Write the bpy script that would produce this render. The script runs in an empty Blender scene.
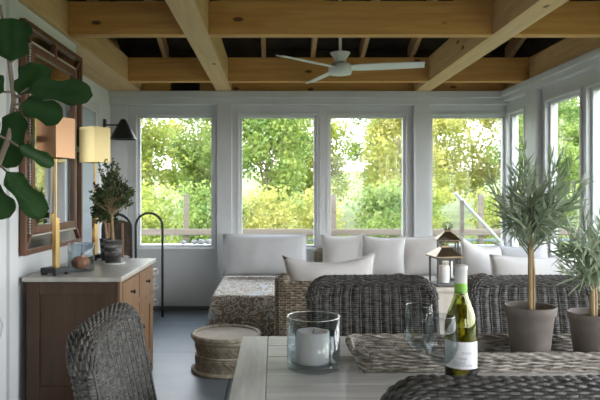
import bpy, bmesh, math, random
from mathutils import Vector, Matrix, Euler, noise

random.seed(7)
scene = bpy.context.scene
C = scene.collection
PI = math.pi
V = Vector
CAM_Z = 1.27


def at(px, py, Y):
    """Point at depth Y seen at a pixel of the 600x400 frame (f = 600 px)."""
    return V(((px - 274) * Y / 600.0, Y, CAM_Z - (py - 193) * Y / 600.0))


# ----------------------------------------------------------------- materials
def new_mat(name):
    m = bpy.data.materials.new(name)
    m.use_nodes = True
    nt = m.node_tree
    nt.nodes.clear()
    out = nt.nodes.new('ShaderNodeOutputMaterial')
    return m, nt, out


def N(nt, kind, **kw):
    n = nt.nodes.new(kind)
    for k, v in kw.items():
        n.inputs[k].default_value = v
    return n


def c4(c):
    return (c[0], c[1], c[2], 1.0)


def mixcol(nt, fac, a, b):
    m = nt.nodes.new('ShaderNodeMix')
    m.data_type = 'RGBA'
    m.inputs[6].default_value = c4(a) if not hasattr(a, 'links') else (1, 1, 1, 1)
    m.inputs[7].default_value = c4(b) if not hasattr(b, 'links') else (1, 1, 1, 1)
    if hasattr(a, 'links'):
        nt.links.new(a, m.inputs[6])
    if hasattr(b, 'links'):
        nt.links.new(b, m.inputs[7])
    if hasattr(fac, 'links'):
        nt.links.new(fac, m.inputs[0])
    else:
        m.inputs[0].default_value = fac
    return m.outputs[2]


def ramp(nt, src, lo, hi):
    r = nt.nodes.new('ShaderNodeMapRange')
    r.inputs[1].default_value = lo
    r.inputs[2].default_value = hi
    nt.links.new(src, r.inputs[0])
    return r.outputs[0]


def coords(nt, scale=(1, 1, 1), rot=(0, 0, 0)):
    tc = nt.nodes.new('ShaderNodeTexCoord')
    mp = nt.nodes.new('ShaderNodeMapping')
    mp.inputs['Scale'].default_value = scale
    mp.inputs['Rotation'].default_value = rot
    nt.links.new(tc.outputs['Object'], mp.inputs['Vector'])
    return mp.outputs['Vector']


def plain(name, col, rough=0.5, metal=0.0, col2=None, nscale=8.0, stretch=(1, 1, 1), bump=0.0,
          bscale=None, trans=0.0, ior=1.45, coat=0.0, spec=0.5, detail=4.0, lo=0.35, hi=0.65, rand=0.0):
    m, nt, out = new_mat(name)
    b = N(nt, 'ShaderNodeBsdfPrincipled')
    b.inputs['Base Color'].default_value = c4(col)
    b.inputs['Roughness'].default_value = rough
    b.inputs['Metallic'].default_value = metal
    b.inputs['Transmission Weight'].default_value = trans
    b.inputs['IOR'].default_value = ior
    b.inputs['Coat Weight'].default_value = coat
    b.inputs['Specular IOR Level'].default_value = spec
    nt.links.new(b.outputs[0], out.inputs[0])
    if col2 is not None or bump:
        vec = coords(nt, stretch)
        n = N(nt, 'ShaderNodeTexNoise', Scale=nscale, Detail=detail)
        nt.links.new(vec, n.inputs['Vector'])
        if col2 is not None:
            f = ramp(nt, n.outputs[0], lo, hi)
            c = mixcol(nt, f, col, col2)
            if rand:
                oi = nt.nodes.new('ShaderNodeObjectInfo')
                hs = nt.nodes.new('ShaderNodeHueSaturation')
                mr = nt.nodes.new('ShaderNodeMapRange')
                mr.inputs[3].default_value = 1 - rand
                mr.inputs[4].default_value = 1 + rand
                nt.links.new(oi.outputs['Random'], mr.inputs[0])
                nt.links.new(mr.outputs[0], hs.inputs['Value'])
                nt.links.new(c, hs.inputs['Color'])
                c = hs.outputs[0]
            nt.links.new(c, b.inputs['Base Color'])
        if bump:
            n2 = N(nt, 'ShaderNodeTexNoise', Scale=bscale or nscale, Detail=detail)
            nt.links.new(vec, n2.inputs['Vector'])
            bp = N(nt, 'ShaderNodeBump', Strength=bump, Distance=0.01)
            nt.links.new(n2.outputs[0], bp.inputs['Height'])
            nt.links.new(bp.outputs[0], b.inputs['Normal'])
    return m


def wood(name, a, b_, axis, rough=0.55, scale=5.0, knots=None, bump=0.15, stretch=14.0):
    """Grain runs along the given axis (0 x, 1 y, 2 z) of object space."""
    m, nt, out = new_mat(name)
    b = N(nt, 'ShaderNodeBsdfPrincipled', Roughness=rough)
    nt.links.new(b.outputs[0], out.inputs[0])
    sc = [stretch * 0.35] * 3
    sc[axis] = 0.35
    vec = coords(nt, tuple(sc))
    n = N(nt, 'ShaderNodeTexNoise', Scale=scale, Detail=6.0, Roughness=0.6)
    n.inputs['Distortion'].default_value = 0.6
    nt.links.new(vec, n.inputs['Vector'])
    col = mixcol(nt, ramp(nt, n.outputs[0], 0.32, 0.68), a, b_)
    if knots:
        sk = [5.0] * 3
        sk[axis] = 2.2
        vk = coords(nt, tuple(sk))
        vo = N(nt, 'ShaderNodeTexVoronoi', Scale=1.3)
        nt.links.new(vk, vo.inputs['Vector'])
        col = mixcol(nt, ramp(nt, vo.outputs['Distance'], 0.13, 0.08), col, knots)
    nt.links.new(col, b.inputs['Base Color'])
    bp = N(nt, 'ShaderNodeBump', Strength=bump, Distance=0.004)
    nt.links.new(n.outputs[0], bp.inputs['Height'])
    nt.links.new(bp.outputs[0], b.inputs['Normal'])
    return m


def thin_glass(name, edge=(0.78, 0.83, 0.85), refl=1.0):
    """Thin blown glass: see-through, darker where the wall is seen edge-on, with mirror reflections."""
    m, nt, out = new_mat(name)
    lw = N(nt, 'ShaderNodeLayerWeight', Blend=0.9)
    t = N(nt, 'ShaderNodeBsdfTransparent')
    nt.links.new(mixcol(nt, lw.outputs['Facing'], (0.985, 0.99, 0.99), edge), t.inputs[0])
    g = N(nt, 'ShaderNodeBsdfGlossy', Roughness=0.015)
    lf = N(nt, 'ShaderNodeLayerWeight', Blend=0.5)
    pw = nt.nodes.new('ShaderNodeMath')
    pw.operation = 'POWER'
    pw.inputs[1].default_value = 3.0
    nt.links.new(lf.outputs['Facing'], pw.inputs[0])
    ml = nt.nodes.new('ShaderNodeMath')
    ml.operation = 'MULTIPLY_ADD'
    ml.inputs[1].default_value = 0.55 * refl
    ml.inputs[2].default_value = 0.045 * refl
    nt.links.new(pw.outputs[0], ml.inputs[0])
    mx = N(nt, 'ShaderNodeMixShader')
    nt.links.new(ml.outputs[0], mx.inputs[0])
    nt.links.new(t.outputs[0], mx.inputs[1])
    nt.links.new(g.outputs[0], mx.inputs[2])
    nt.links.new(mx.outputs[0], out.inputs[0])
    return m


def leaf_mat(name, a, b_, nscale=1.2, trans=0.45, rough=0.45, spec=0.3, rand=0.12):
    m, nt, out = new_mat(name)
    tc = nt.nodes.new('ShaderNodeTexCoord')
    n = N(nt, 'ShaderNodeTexNoise', Scale=nscale, Detail=3.0)
    nt.links.new(tc.outputs['Object'], n.inputs['Vector'])
    col = mixcol(nt, ramp(nt, n.outputs[0], 0.35, 0.65), a, b_)
    oi = nt.nodes.new('ShaderNodeObjectInfo')
    hs = nt.nodes.new('ShaderNodeHueSaturation')
    mr = nt.nodes.new('ShaderNodeMapRange')
    mr.inputs[3].default_value = 1 - rand
    mr.inputs[4].default_value = 1 + rand
    nt.links.new(oi.outputs['Random'], mr.inputs[0])
    nt.links.new(mr.outputs[0], hs.inputs['Value'])
    nt.links.new(col, hs.inputs['Color'])
    col = hs.outputs[0]
    p = N(nt, 'ShaderNodeBsdfPrincipled', Roughness=rough)
    p.inputs['Specular IOR Level'].default_value = spec
    tr = N(nt, 'ShaderNodeBsdfTranslucent')
    nt.links.new(col, p.inputs['Base Color'])
    nt.links.new(col, tr.inputs[0])
    mx = N(nt, 'ShaderNodeMixShader')
    mx.inputs[0].default_value = trans
    nt.links.new(p.outputs[0], mx.inputs[1])
    nt.links.new(tr.outputs[0], mx.inputs[2])
    nt.links.new(mx.outputs[0], out.inputs[0])
    return m


def floor_mat():
    m, nt, out = new_mat('slate_floor')
    b = N(nt, 'ShaderNodeBsdfPrincipled', Roughness=0.42)
    nt.links.new(b.outputs[0], out.inputs[0])
    vec = coords(nt)
    n = N(nt, 'ShaderNodeTexNoise', Scale=2.2, Detail=6.0)
    nt.links.new(vec, n.inputs['Vector'])
    col = mixcol(nt, ramp(nt, n.outputs[0], 0.3, 0.7), (0.115, 0.14, 0.16), (0.185, 0.205, 0.22))
    br = nt.nodes.new('ShaderNodeTexBrick')
    br.offset = 0.0
    br.inputs['Color1'].default_value = (1, 1, 1, 1)
    br.inputs['Color2'].default_value = (0.86, 0.86, 0.86, 1)
    br.inputs['Mortar'].default_value = (0.25, 0.25, 0.25, 1)
    br.inputs['Scale'].default_value = 1.0
    br.inputs['Mortar Size'].default_value = 0.008
    br.inputs['Brick Width'].default_value = 2.4
    br.inputs['Row Height'].default_value = 1.2
    mp = nt.nodes.new('ShaderNodeMapping')
    mp.inputs['Location'].default_value = (0.3, 0.01, 0)
    nt.links.new(vec, mp.inputs['Vector'])
    nt.links.new(mp.outputs[0], br.inputs['Vector'])
    mul = nt.nodes.new('ShaderNodeMix')
    mul.data_type = 'RGBA'
    mul.blend_type = 'MULTIPLY'
    mul.inputs[0].default_value = 1.0
    nt.links.new(col, mul.inputs[6])
    nt.links.new(br.outputs[0], mul.inputs[7])
    nt.links.new(mul.outputs[2], b.inputs['Base Color'])
    bp = N(nt, 'ShaderNodeBump', Strength=0.15, Distance=0.01)
    nt.links.new(n.outputs[0], bp.inputs['Height'])
    nt.links.new(bp.outputs[0], b.inputs['Normal'])
    return m


def print_mat():
    """Block-printed bedspread: beige ground, brown and white paisley blobs."""
    m, nt, out = new_mat('printed_cotton')
    b = N(nt, 'ShaderNodeBsdfPrincipled', Roughness=0.9)
    nt.links.new(b.outputs[0], out.inputs[0])
    vec = coords(nt)
    wn = N(nt, 'ShaderNodeTexNoise', Scale=9.0, Detail=2.0)
    nt.links.new(vec, wn.inputs['Vector'])
    add = nt.nodes.new('ShaderNodeMix')
    add.data_type = 'RGBA'
    add.inputs[0].default_value = 0.12
    nt.links.new(vec, add.inputs[6])
    nt.links.new(wn.outputs[1], add.inputs[7])
    v1 = N(nt, 'ShaderNodeTexVoronoi', Scale=13.0)
    nt.links.new(add.outputs[2], v1.inputs['Vector'])
    sn = N(nt, 'ShaderNodeMath')
    sn.operation = 'SINE'
    ml = nt.nodes.new('ShaderNodeMath')
    ml.operation = 'MULTIPLY'
    ml.inputs[1].default_value = 24.0
    nt.links.new(v1.outputs['Distance'], ml.inputs[0])
    nt.links.new(ml.outputs[0], sn.inputs[0])
    c1 = mixcol(nt, ramp(nt, sn.outputs[0], -0.2, 0.3), (0.29, 0.23, 0.17), (0.72, 0.69, 0.64))
    v2 = N(nt, 'ShaderNodeTexVoronoi', Scale=5.5)
    nt.links.new(add.outputs[2], v2.inputs['Vector'])
    c2 = mixcol(nt, ramp(nt, v2.outputs['Distance'], 0.28, 0.2), c1, (0.56, 0.60, 0.66))
    n3 = N(nt, 'ShaderNodeTexNoise', Scale=30.0, Detail=2.0)
    nt.links.new(vec, n3.inputs['Vector'])
    c3 = mixcol(nt, ramp(nt, n3.outputs[0], 0.56, 0.62), c2, (0.34, 0.27, 0.21))
    nt.links.new(c3, b.inputs['Base Color'])
    return m


M = {}
M['white'] = plain('white_paint', (0.58, 0.585, 0.58), 0.45, col2=(0.54, 0.545, 0.54), nscale=3)
M['wallwhite'] = plain('wall_paint', (0.66, 0.67, 0.67), 0.6, col2=(0.62, 0.63, 0.63), nscale=2)
M['base_grey'] = plain('dark_skirting', (0.09, 0.09, 0.09), 0.6)  # dark strip painted in for the shaded gap at the wall foot
M['doorgrey'] = plain('grey_blue_paint', (0.36, 0.41, 0.46), 0.5)
M['beam_x'] = wood('pine_crosswise', (0.46, 0.22, 0.055), (0.60, 0.33, 0.10), 0, knots=(0.10, 0.04, 0.015))
M['beam_y'] = wood('pine_lengthwise', (0.50, 0.31, 0.14), (0.62, 0.42, 0.21), 1, knots=(0.10, 0.04, 0.015))
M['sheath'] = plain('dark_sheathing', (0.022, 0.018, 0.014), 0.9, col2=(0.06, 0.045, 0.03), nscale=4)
M['floor'] = floor_mat()
M['lawn'] = plain('lawn', (0.07, 0.10, 0.025), 0.95, col2=(0.13, 0.14, 0.05), nscale=1.5)
M['glass_pane'] = thin_glass('window_glass', (0.93, 0.95, 0.95), 0.22)
M['table'] = wood('weathered_teak', (0.50, 0.48, 0.46), (0.72, 0.70, 0.68), 0, rough=0.36, scale=7)
M['table_y'] = wood('weathered_teak_end', (0.50, 0.48, 0.46), (0.72, 0.70, 0.68), 1, rough=0.36, scale=7)
M['wick_dark'] = plain('dark_wicker', (0.030, 0.028, 0.026), 0.5, col2=(0.115, 0.108, 0.096), nscale=45, stretch=(1, 1, 2.5))
M['wick_core'] = plain('wicker_core', (0.012, 0.011, 0.010), 0.9)  # near-black sheet behind the strands, paints the shade in weave gaps
M['wick_brown'] = plain('brown_wicker', (0.10, 0.078, 0.052), 0.6, col2=(0.26, 0.21, 0.15), nscale=40, stretch=(1, 1, 2))
M['wick_grey'] = plain('greywashed_wicker', (0.13, 0.115, 0.095), 0.6, col2=(0.46, 0.42, 0.37), nscale=35, stretch=(1, 1, 3))
M['stool'] = plain('rattan_stool', (0.21, 0.175, 0.12), 0.65, col2=(0.38, 0.33, 0.25), nscale=30)
M['stool_top'] = plain('rattan_stool_top', (0.27, 0.20, 0.115), 0.6, col2=(0.34, 0.26, 0.16), nscale=14)
M['linen'] = plain('white_linen', (0.60, 0.575, 0.55), 0.9, col2=(0.54, 0.515, 0.49), nscale=6, bump=0.25, bscale=7)
M['linen_grey'] = plain('oatmeal_linen', (0.54, 0.50, 0.465), 0.9, col2=(0.48, 0.44, 0.405), nscale=6, bump=0.25, bscale=7)
M['linen_blue'] = plain('cool_white_linen', (0.58, 0.58, 0.585), 0.9, col2=(0.53, 0.53, 0.535), nscale=6, bump=0.2, bscale=7)
M['print'] = print_mat()
M['cushion'] = plain('seat_canvas', (0.60, 0.58, 0.55), 0.9)
M['dresser'] = wood('brown_oak_x', (0.042, 0.020, 0.0075), (0.078, 0.037, 0.013), 2, rough=0.38, scale=4)  # chest ends: same oak as the front, shade put into the colour
M['dresser_front'] = wood('brown_oak_front', (0.16, 0.088, 0.042), (0.25, 0.145, 0.075), 2, rough=0.4, scale=4)  # same oak lightened for the side that faces the windows
M['dresser_top'] = plain('pale_stone_top', (0.40, 0.38, 0.34), 0.35, col2=(0.52, 0.50, 0.45), nscale=5, stretch=(3, 1, 1))
M['iron'] = plain('black_iron', (0.012, 0.012, 0.013), 0.45, metal=0.0)
M['bronze'] = plain('dark_bronze', (0.05, 0.04, 0.03), 0.4, metal=0.8)
M['brass'] = plain('brushed_brass', (0.42, 0.29, 0.12), 0.30, metal=1.0, col2=(0.34, 0.23, 0.09), nscale=4)
M['shade_rosy'] = plain('rosy_brass_shade', (0.40, 0.24, 0.14), 0.38, metal=1.0)  # same brass on both lamps; pink reflection put into this colour
M['shade_brass'] = plain('olive_brass_shade', (0.27, 0.22, 0.11), 0.28, metal=1.0)  # same brass, darkened to olive for its dim reflection
M['lantern_brass'] = plain('aged_lantern_brass', (0.30, 0.22, 0.14), 0.36, metal=1.0, col2=(0.20, 0.15, 0.10), nscale=9)
M['lantern_frame'] = plain('pewter_frame', (0.07, 0.065, 0.06), 0.45, metal=0.3)
M['black_box'] = plain('black_lacquer', (0.014, 0.015, 0.016), 0.35)
M['mirror'] = plain('mirror_silver', (0.80, 0.82, 0.82), 0.03, metal=1.0)
M['mirror_old'] = plain('antique_mirror', (0.55, 0.52, 0.50), 0.16, metal=1.0, col2=(0.40, 0.36, 0.34), nscale=7)
M['walnut'] = wood('walnut_frame', (0.10, 0.043, 0.024), (0.19, 0.085, 0.046), 2, rough=0.38)
M['bead'] = plain('silvered_bead', (0.55, 0.50, 0.45), 0.35, metal=0.5)
M['glass'] = thin_glass('clear_glass')
M['crystal'] = thin_glass('wine_crystal', (0.80, 0.83, 0.84), 0.55)
M['glass_rim'] = thin_glass('polished_glass_rim', (0.9, 0.93, 0.94), 5.0)
M['bottle'] = plain('olive_bottle_glass', (0.62, 0.66, 0.22), 0.0, trans=1.0, ior=1.48)
M['wine'] = plain('white_wine', (0.80, 0.66, 0.13), 0.0, trans=1.0, ior=1.33)
M['label'] = plain('paper_label', (0.80, 0.81, 0.83), 0.7)
M['ink'] = plain('grey_ink', (0.16, 0.17, 0.20), 0.8)
M['cap_white'] = plain('pearl_capsule', (0.66, 0.66, 0.64), 0.4)
M['cap_green'] = plain('lime_capsule', (0.24, 0.52, 0.06), 0.45)
M['wax'] = plain('ivory_wax', (0.80, 0.75, 0.70), 0.6, col2=(0.86, 0.83, 0.80), nscale=14)
M['wax'].node_tree.nodes['Principled BSDF'].inputs['Subsurface Weight'].default_value = 0.25
M['wick'] = plain('burnt_wick', (0.03, 0.025, 0.02), 0.9)
M['pot'] = plain('grey_terracotta', (0.16, 0.135, 0.12), 0.85, col2=(0.26, 0.225, 0.20), nscale=9, bump=0.1)
M['pot_dark'] = plain('charred_clay', (0.045, 0.042, 0.040), 0.8, col2=(0.30, 0.29, 0.27), nscale=13, stretch=(0.6, 0.6, 2.2), lo=0.47, hi=0.66)
M['soil'] = plain('potting_soil', (0.03, 0.022, 0.016), 0.95, col2=(0.06, 0.045, 0.03), nscale=60)
M['saucer'] = plain('white_saucer', (0.70, 0.70, 0.69), 0.4)
M['gourd'] = plain('russet_gourd', (0.33, 0.12, 0.06), 0.5, col2=(0.45, 0.20, 0.11), nscale=12)
M['oleander'] = leaf_mat('silver_green_leaf', (0.25, 0.33, 0.19), (0.47, 0.54, 0.40), 16, trans=0.3, rough=0.5)
M['stem'] = plain('tan_stem', (0.30, 0.21, 0.11), 0.8, col2=(0.40, 0.29, 0.16), nscale=30)
M['myrtle'] = leaf_mat('myrtle_leaf', (0.035, 0.065, 0.022), (0.12, 0.17, 0.07), 14, trans=0.25)
M['fig'] = leaf_mat('fig_leaf', (0.040, 0.115, 0.032), (0.075, 0.18, 0.055), 5, trans=0.25, rough=0.38, spec=0.4)
M['bark'] = plain('tree_bark', (0.16, 0.125, 0.09), 0.95, col2=(0.28, 0.23, 0.18), nscale=9, stretch=(1, 1, 0.2))
M['birch'] = plain('birch_bark', (0.55, 0.52, 0.48), 0.85, col2=(0.10, 0.085, 0.07), nscale=7, stretch=(1, 1, 3), lo=0.5, hi=0.6)
M['logend'] = plain('cut_log_end', (0.52, 0.40, 0.25), 0.9, col2=(0.38, 0.27, 0.15), nscale=18)
M['leather'] = plain('dark_leather', (0.045, 0.028, 0.020), 0.5, col2=(0.085, 0.052, 0.036), nscale=9)
M['tan_leather'] = plain('tan_strap', (0.33, 0.20, 0.10), 0.6)
M['fan'] = plain('fan_white', (0.66, 0.68, 0.68), 0.4)
M['cedar'] = wood('weathered_cedar', (0.10, 0.083, 0.066), (0.165, 0.14, 0.115), 0, rough=0.8)
M['bluerail'] = plain('pale_blue_rail', (0.16, 0.22, 0.25), 0.5)
M['rail_white'] = plain('grey_white_rail', (0.34, 0.35, 0.36), 0.5)
M['stone'] = plain('field_stone', (0.20, 0.20, 0.20), 0.9, col2=(0.36, 0.35, 0.34), nscale=14)
M['sidetable'] = wood('bleached_oak', (0.46, 0.40, 0.33), (0.58, 0.52, 0.44), 2, rough=0.6)
M['cord'] = plain('white_cord', (0.72, 0.71, 0.69), 0.6)
M['basket_pot'] = plain('fig_planter', (0.30, 0.28, 0.26), 0.8)
M['leafA'] = leaf_mat('tree_leaf_lime', (0.15, 0.22, 0.035), (0.38, 0.40, 0.09), 1.6, trans=0.5)
M['leafB'] = leaf_mat('tree_leaf_green', (0.09, 0.165, 0.04), (0.29, 0.36, 0.09), 1.6, trans=0.5)
M['leafC'] = leaf_mat('tree_leaf_gold', (0.18, 0.23, 0.045), (0.46, 0.42, 0.12), 1.6, trans=0.5)

# ------------------------------------------------------------------ geometry


def obj(name, bm, mats, parent=None, smooth=False, loc=None):
    me = bpy.data.meshes.new(name)
    bm.normal_update()
    bm.to_mesh(me)
    bm.free()
    for m in (mats if isinstance(mats, (list, tuple)) else [mats]):
        me.materials.append(m if not isinstance(m, str) else M[m])
    if smooth:
        me.polygons.foreach_set('use_smooth', [True] * len(me.polygons))
    o = bpy.data.objects.new(name, me)
    C.objects.link(o)
    if parent is not None:
        o.parent = parent
    if loc is not None:
        o.location = loc
    return o


def tag(o, label, cat, group=None):
    o['label'] = label
    o['category'] = cat
    if group:
        o['group'] = group
    return o


def thing(name, label, cat, loc=(0, 0, 0), rotz=0.0, group=None):
    o = bpy.data.objects.new(name, None)
    o.empty_display_size = 0.1
    C.objects.link(o)
    o.location = loc
    o.rotation_euler = (0, 0, rotz)
    return tag(o, label, cat, group)


def struct(name, bm, m, parent=None, smooth=False):
    o = obj(name, bm, m, parent, smooth)
    if parent is None:
        o['kind'] = 'structure'
    return o


def copy_thing(src, label, loc=None, rotz=None):
    r = src.copy()
    C.objects.link(r)
    kids = [o for o in src.children]
    for ch in kids:
        c = ch.copy()
        C.objects.link(c)
        c.parent = r
        for g in list(ch.children):
            d = g.copy()
            C.objects.link(d)
            d.parent = c
    r['label'] = label
    if loc is not None:
        r.location = loc
    if rotz is not None:
        r.rotation_euler = (0, 0, rotz)
    return r


def box(bm, x0, x1, y0, y1, z0, z1, bev=0.0, mi=0, mtx=None):
    b2 = bmesh.new()
    vs = [b2.verts.new((x, y, z)) for x in (x0, x1) for y in (y0, y1) for z in (z0, z1)]
    for f in ((0, 1, 3, 2), (4, 6, 7, 5), (0, 4, 5, 1), (2, 3, 7, 6), (0, 2, 6, 4), (1, 5, 7, 3)):
        b2.faces.new([vs[i] for i in f])
    if bev:
        bmesh.ops.bevel(b2, geom=list(b2.edges), offset=bev, segments=2, affect='EDGES', profile=0.6)
    merge(bm, b2, mi, mtx)


def merge(bm, b2, mi=0, mtx=None):
    b2.verts.index_update()
    mp = []
    for v in b2.verts:
        mp.append(bm.verts.new(mtx @ v.co if mtx is not None else v.co))
    for f in b2.faces:
        try:
            nf = bm.faces.new([mp[v.index] for v in f.verts])
            nf.material_index = mi
        except ValueError:
            pass
    b2.free()


def tube(bm, pts, r, seg=8, closed=False, caps=True, mi=0):
    pts = [V(p) for p in pts]
    n = len(pts)
    rr = r if isinstance(r, (list, tuple)) else [r] * n
    rings = []
    up = None
    for i, p in enumerate(pts):
        a = pts[i - 1] if (i > 0 or closed) else p
        b = pts[(i + 1) % n] if (i < n - 1 or closed) else p
        d = (b - a)
        d = d.normalized() if d.length > 1e-9 else V((0, 0, 1))
        if up is None:
            up = V((0, 0, 1)) if abs(d.z) < 0.9 else V((1, 0, 0))
        s = d.cross(up)
        if s.length < 1e-4:
            s = d.orthogonal()
        s.normalize()
        up = s.cross(d).normalized()
        rings.append([bm.verts.new(p + (s * math.cos(2 * PI * k / seg) + up * math.sin(2 * PI * k / seg)) * rr[i])
                      for k in range(seg)])
    m = n if closed else n - 1
    for i in range(m):
        A, B = rings[i], rings[(i + 1) % n]
        for k in range(seg):
            f = bm.faces.new((A[k], A[(k + 1) % seg], B[(k + 1) % seg], B[k]))
            f.material_index = mi
    if caps and not closed:
        bm.faces.new(rings[0][::-1]).material_index = mi
        bm.faces.new(rings[-1]).material_index = mi


def lathe(bm, prof, c=(0, 0, 0), seg=32, mi=0):
    """prof: list of (r, z) from first to last; r = 0 closes on the axis."""
    c = V(c)
    rings = []
    for r, z in prof:
        if r < 1e-6:
            rings.append([bm.verts.new(c + V((0, 0, z)))])
        else:
            rings.append([bm.verts.new(c + V((r * math.cos(2 * PI * k / seg), r * math.sin(2 * PI * k / seg), z)))
                          for k in range(seg)])
    for A, B in zip(rings, rings[1:]):
        if len(A) == 1 and len(B) == 1:
            continue
        for k in range(seg):
            k2 = (k + 1) % seg
            if len(A) == 1:
                f = bm.faces.new((A[0], B[k2], B[k]))
            elif len(B) == 1:
                f = bm.faces.new((A[k], A[k2], B[0]))
            else:
                f = bm.faces.new((A[k], A[k2], B[k2], B[k]))
            f.material_index = mi


def rrect(u, a, b, r):
    r = min(r, a, b)
    la, lb, q = 2 * (a - r), 2 * (b - r), PI * r / 2
    s = (u % 1.0) * (2 * la + 2 * lb + 4 * q)
    x, y = a - r, b - r

    def arc(cx, cy, a0, t):
        an = a0 + t * PI / 2
        return V((cx + r * math.cos(an), cy + r * math.sin(an))), V((math.cos(an), math.sin(an)))
    if s < la:
        return V((-x + s, -b)), V((0, -1))
    s -= la
    if s < q:
        return arc(x, -y, -PI / 2, s / q)
    s -= q
    if s < lb:
        return V((a, -y + s)), V((1, 0))
    s -= lb
    if s < q:
        return arc(x, y, 0, s / q)
    s -= q
    if s < la:
        return V((x - s, b)), V((0, 1))
    s -= la
    if s < q:
        return arc(-x, y, PI / 2, s / q)
    s -= q
    if s < lb:
        return V((-a, y - s)), V((-1, 0))
    s -= lb
    return arc(-x, -y, PI, min(1, s / q))


def weave(bm, S, nu, rows, amp, hw, th, sr=0.004, sub=3, mi=0, gap_mi=None, jit=0.0, ribs=False, vmax=1.0):
    """Woven basketwork on a closed surface S(u, v) -> (point, normal): strands run round in u over stakes in v."""
    n = nu * sub
    for j in range(rows):
        v = vmax * (j + 0.5) / rows
        ring = []
        jo = random.uniform(-jit, jit)
        for i in range(n):
            u = i / n
            p, nn = S(u, v)
            q, _ = S(u, min(1, v + 0.01))
            q0, _ = S(u, max(0, v - 0.01))
            d = (q - q0)
            d = d.normalized() if d.length > 1e-7 else V((0, 0, 1))
            p = p + d * (jo + random.uniform(-jit, jit) * 0.6)
            o = amp * math.cos(PI * nu * u + PI * j)
            if ribs and 0.46 < u < 0.985:
                o = 0.95 * amp * math.cos(PI * nu * u)
            ring.append([bm.verts.new(p + nn * (o + th)), bm.verts.new(p + d * hw + nn * o),
                         bm.verts.new(p + nn * (o - th)), bm.verts.new(p - d * hw + nn * o)])
        for i in range(n):
            A, B = ring[i], ring[(i + 1) % n]
            for k in range(4):
                bm.faces.new((A[k], A[(k + 1) % 4], B[(k + 1) % 4], B[k])).material_index = mi
    if sr:
        for i in range(nu):
            tube(bm, [S(i / nu, t / 14)[0] for t in range(15)], sr, 5, mi=mi, caps=False)
    if gap_mi is not None:
        g = []
        for t in range(13):
            g.append([bm.verts.new(S(i / (nu * 2), t / 12)[0] - S(i / (nu * 2), t / 12)[1] * (amp + th)) for i in range(nu * 2)])
        for t in range(12):
            for i in range(nu * 2):
                i2 = (i + 1) % (nu * 2)
                bm.faces.new((g[t][i], g[t][i2], g[t + 1][i2], g[t + 1][i])).material_index = gap_mi
        for cap in (g[0][::-1], g[-1]):
            bm.faces.new(cap).material_index = gap_mi


def slab(W, T, z0, H, corner, lean=0.0, bow=0.0, taper=0.0, edge=None):
    """Upright slab with rounded top corners as S(u, v). Centre of its base at the origin, thickness along y."""
    e = edge or T

    def S(u, v):
        z = z0 + (H - z0) * v
        hw = W - taper * (1 - v)
        if z > H - corner:
            k = (z - (H - corner)) / corner
            hw -= corner * (1 - math.sqrt(max(0, 1 - k * k)))
        t = T
        if z > H - e:
            k = (z - (H - e)) / e
            t = max(T * math.sqrt(max(0, 1 - k * k)), 0.0025)
        p, n = rrect(u, hw, t, t * 0.98)
        up = 0.0
        if z > H - e:
            up = (z - (H - e)) / e
        nn = V((n.x, n.y, 0)) * (1 - 0.8 * up) + V((0, 0, up))
        return V((p.x, p.y + bow * p.x * p.x - lean * (z - z0), z)), nn.normalized()
    return S


def pillow(W, H, T, seed=0, pinch=0.06, sag=0.0, n=18):
    """Plump cushion standing on its lower edge: width x, height z (0..H), thickness y."""
    bm = bmesh.new()
    grid = {}
    for s in (1, -1):
        for i in range(n + 1):
            for j in range(n + 1):
                u, v = 2 * i / n - 1, 2 * j / n - 1
                if s == -1 and (i in (0, n) or j in (0, n)):
                    grid[(s, i, j)] = grid[(1, i, j)]
                    continue
                x = u * W / 2 * (1 - pinch * (1 - v * v) * abs(u))
                z = v * H / 2 * (1 - pinch * 1.3 * (1 - u * u) * abs(v))
                if v > 0:
                    z -= sag * v * (1 - u * u)
                th = T / 2 * (max(0, 1 - abs(u) ** 2.6) ** 0.6) * (max(0, 1 - abs(v) ** 2.6) ** 0.6)
                w = noise.noise(V((x * 7 + seed * 3.1, z * 7, s * 2.0))) * 0.010 * (1 - abs(u) ** 6) * (1 - abs(v) ** 6)
                grid[(s, i, j)] = bm.verts.new((x, s * (th + w), z + H / 2))
    for s in (1, -1):
        for i in range(n):
            for j in range(n):
                q = [grid[(s, i, j)], grid[(s, i + 1, j)], grid[(s, i + 1, j + 1)], grid[(s, i, j + 1)]]
                if s == 1:
                    q = q[::-1]
                bm.faces.new(q)
    return bm


def pillow_seam(W, H, pinch=0.06, sag=0.0, n=14):
    pts = []

    def P(u, v):
        x = u * W / 2 * (1 - pinch * (1 - v * v) * abs(u))
        z = v * H / 2 * (1 - pinch * 1.3 * (1 - u * u) * abs(v))
        if v > 0:
            z -= sag * v * (1 - u * u)
        return (x, 0, z + H / 2)
    for i in range(n):
        pts.append(P(-1 + 2 * i / n, -1))
    for i in range(n):
        pts.append(P(1, -1 + 2 * i / n))
    for i in range(n):
        pts.append(P(1 - 2 * i / n, 1))
    for i in range(n):
        pts.append(P(-1, 1 - 2 * i / n))
    bm = bmesh.new()
    tube(bm, pts, 0.004, 5, closed=True)
    return bm


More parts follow.
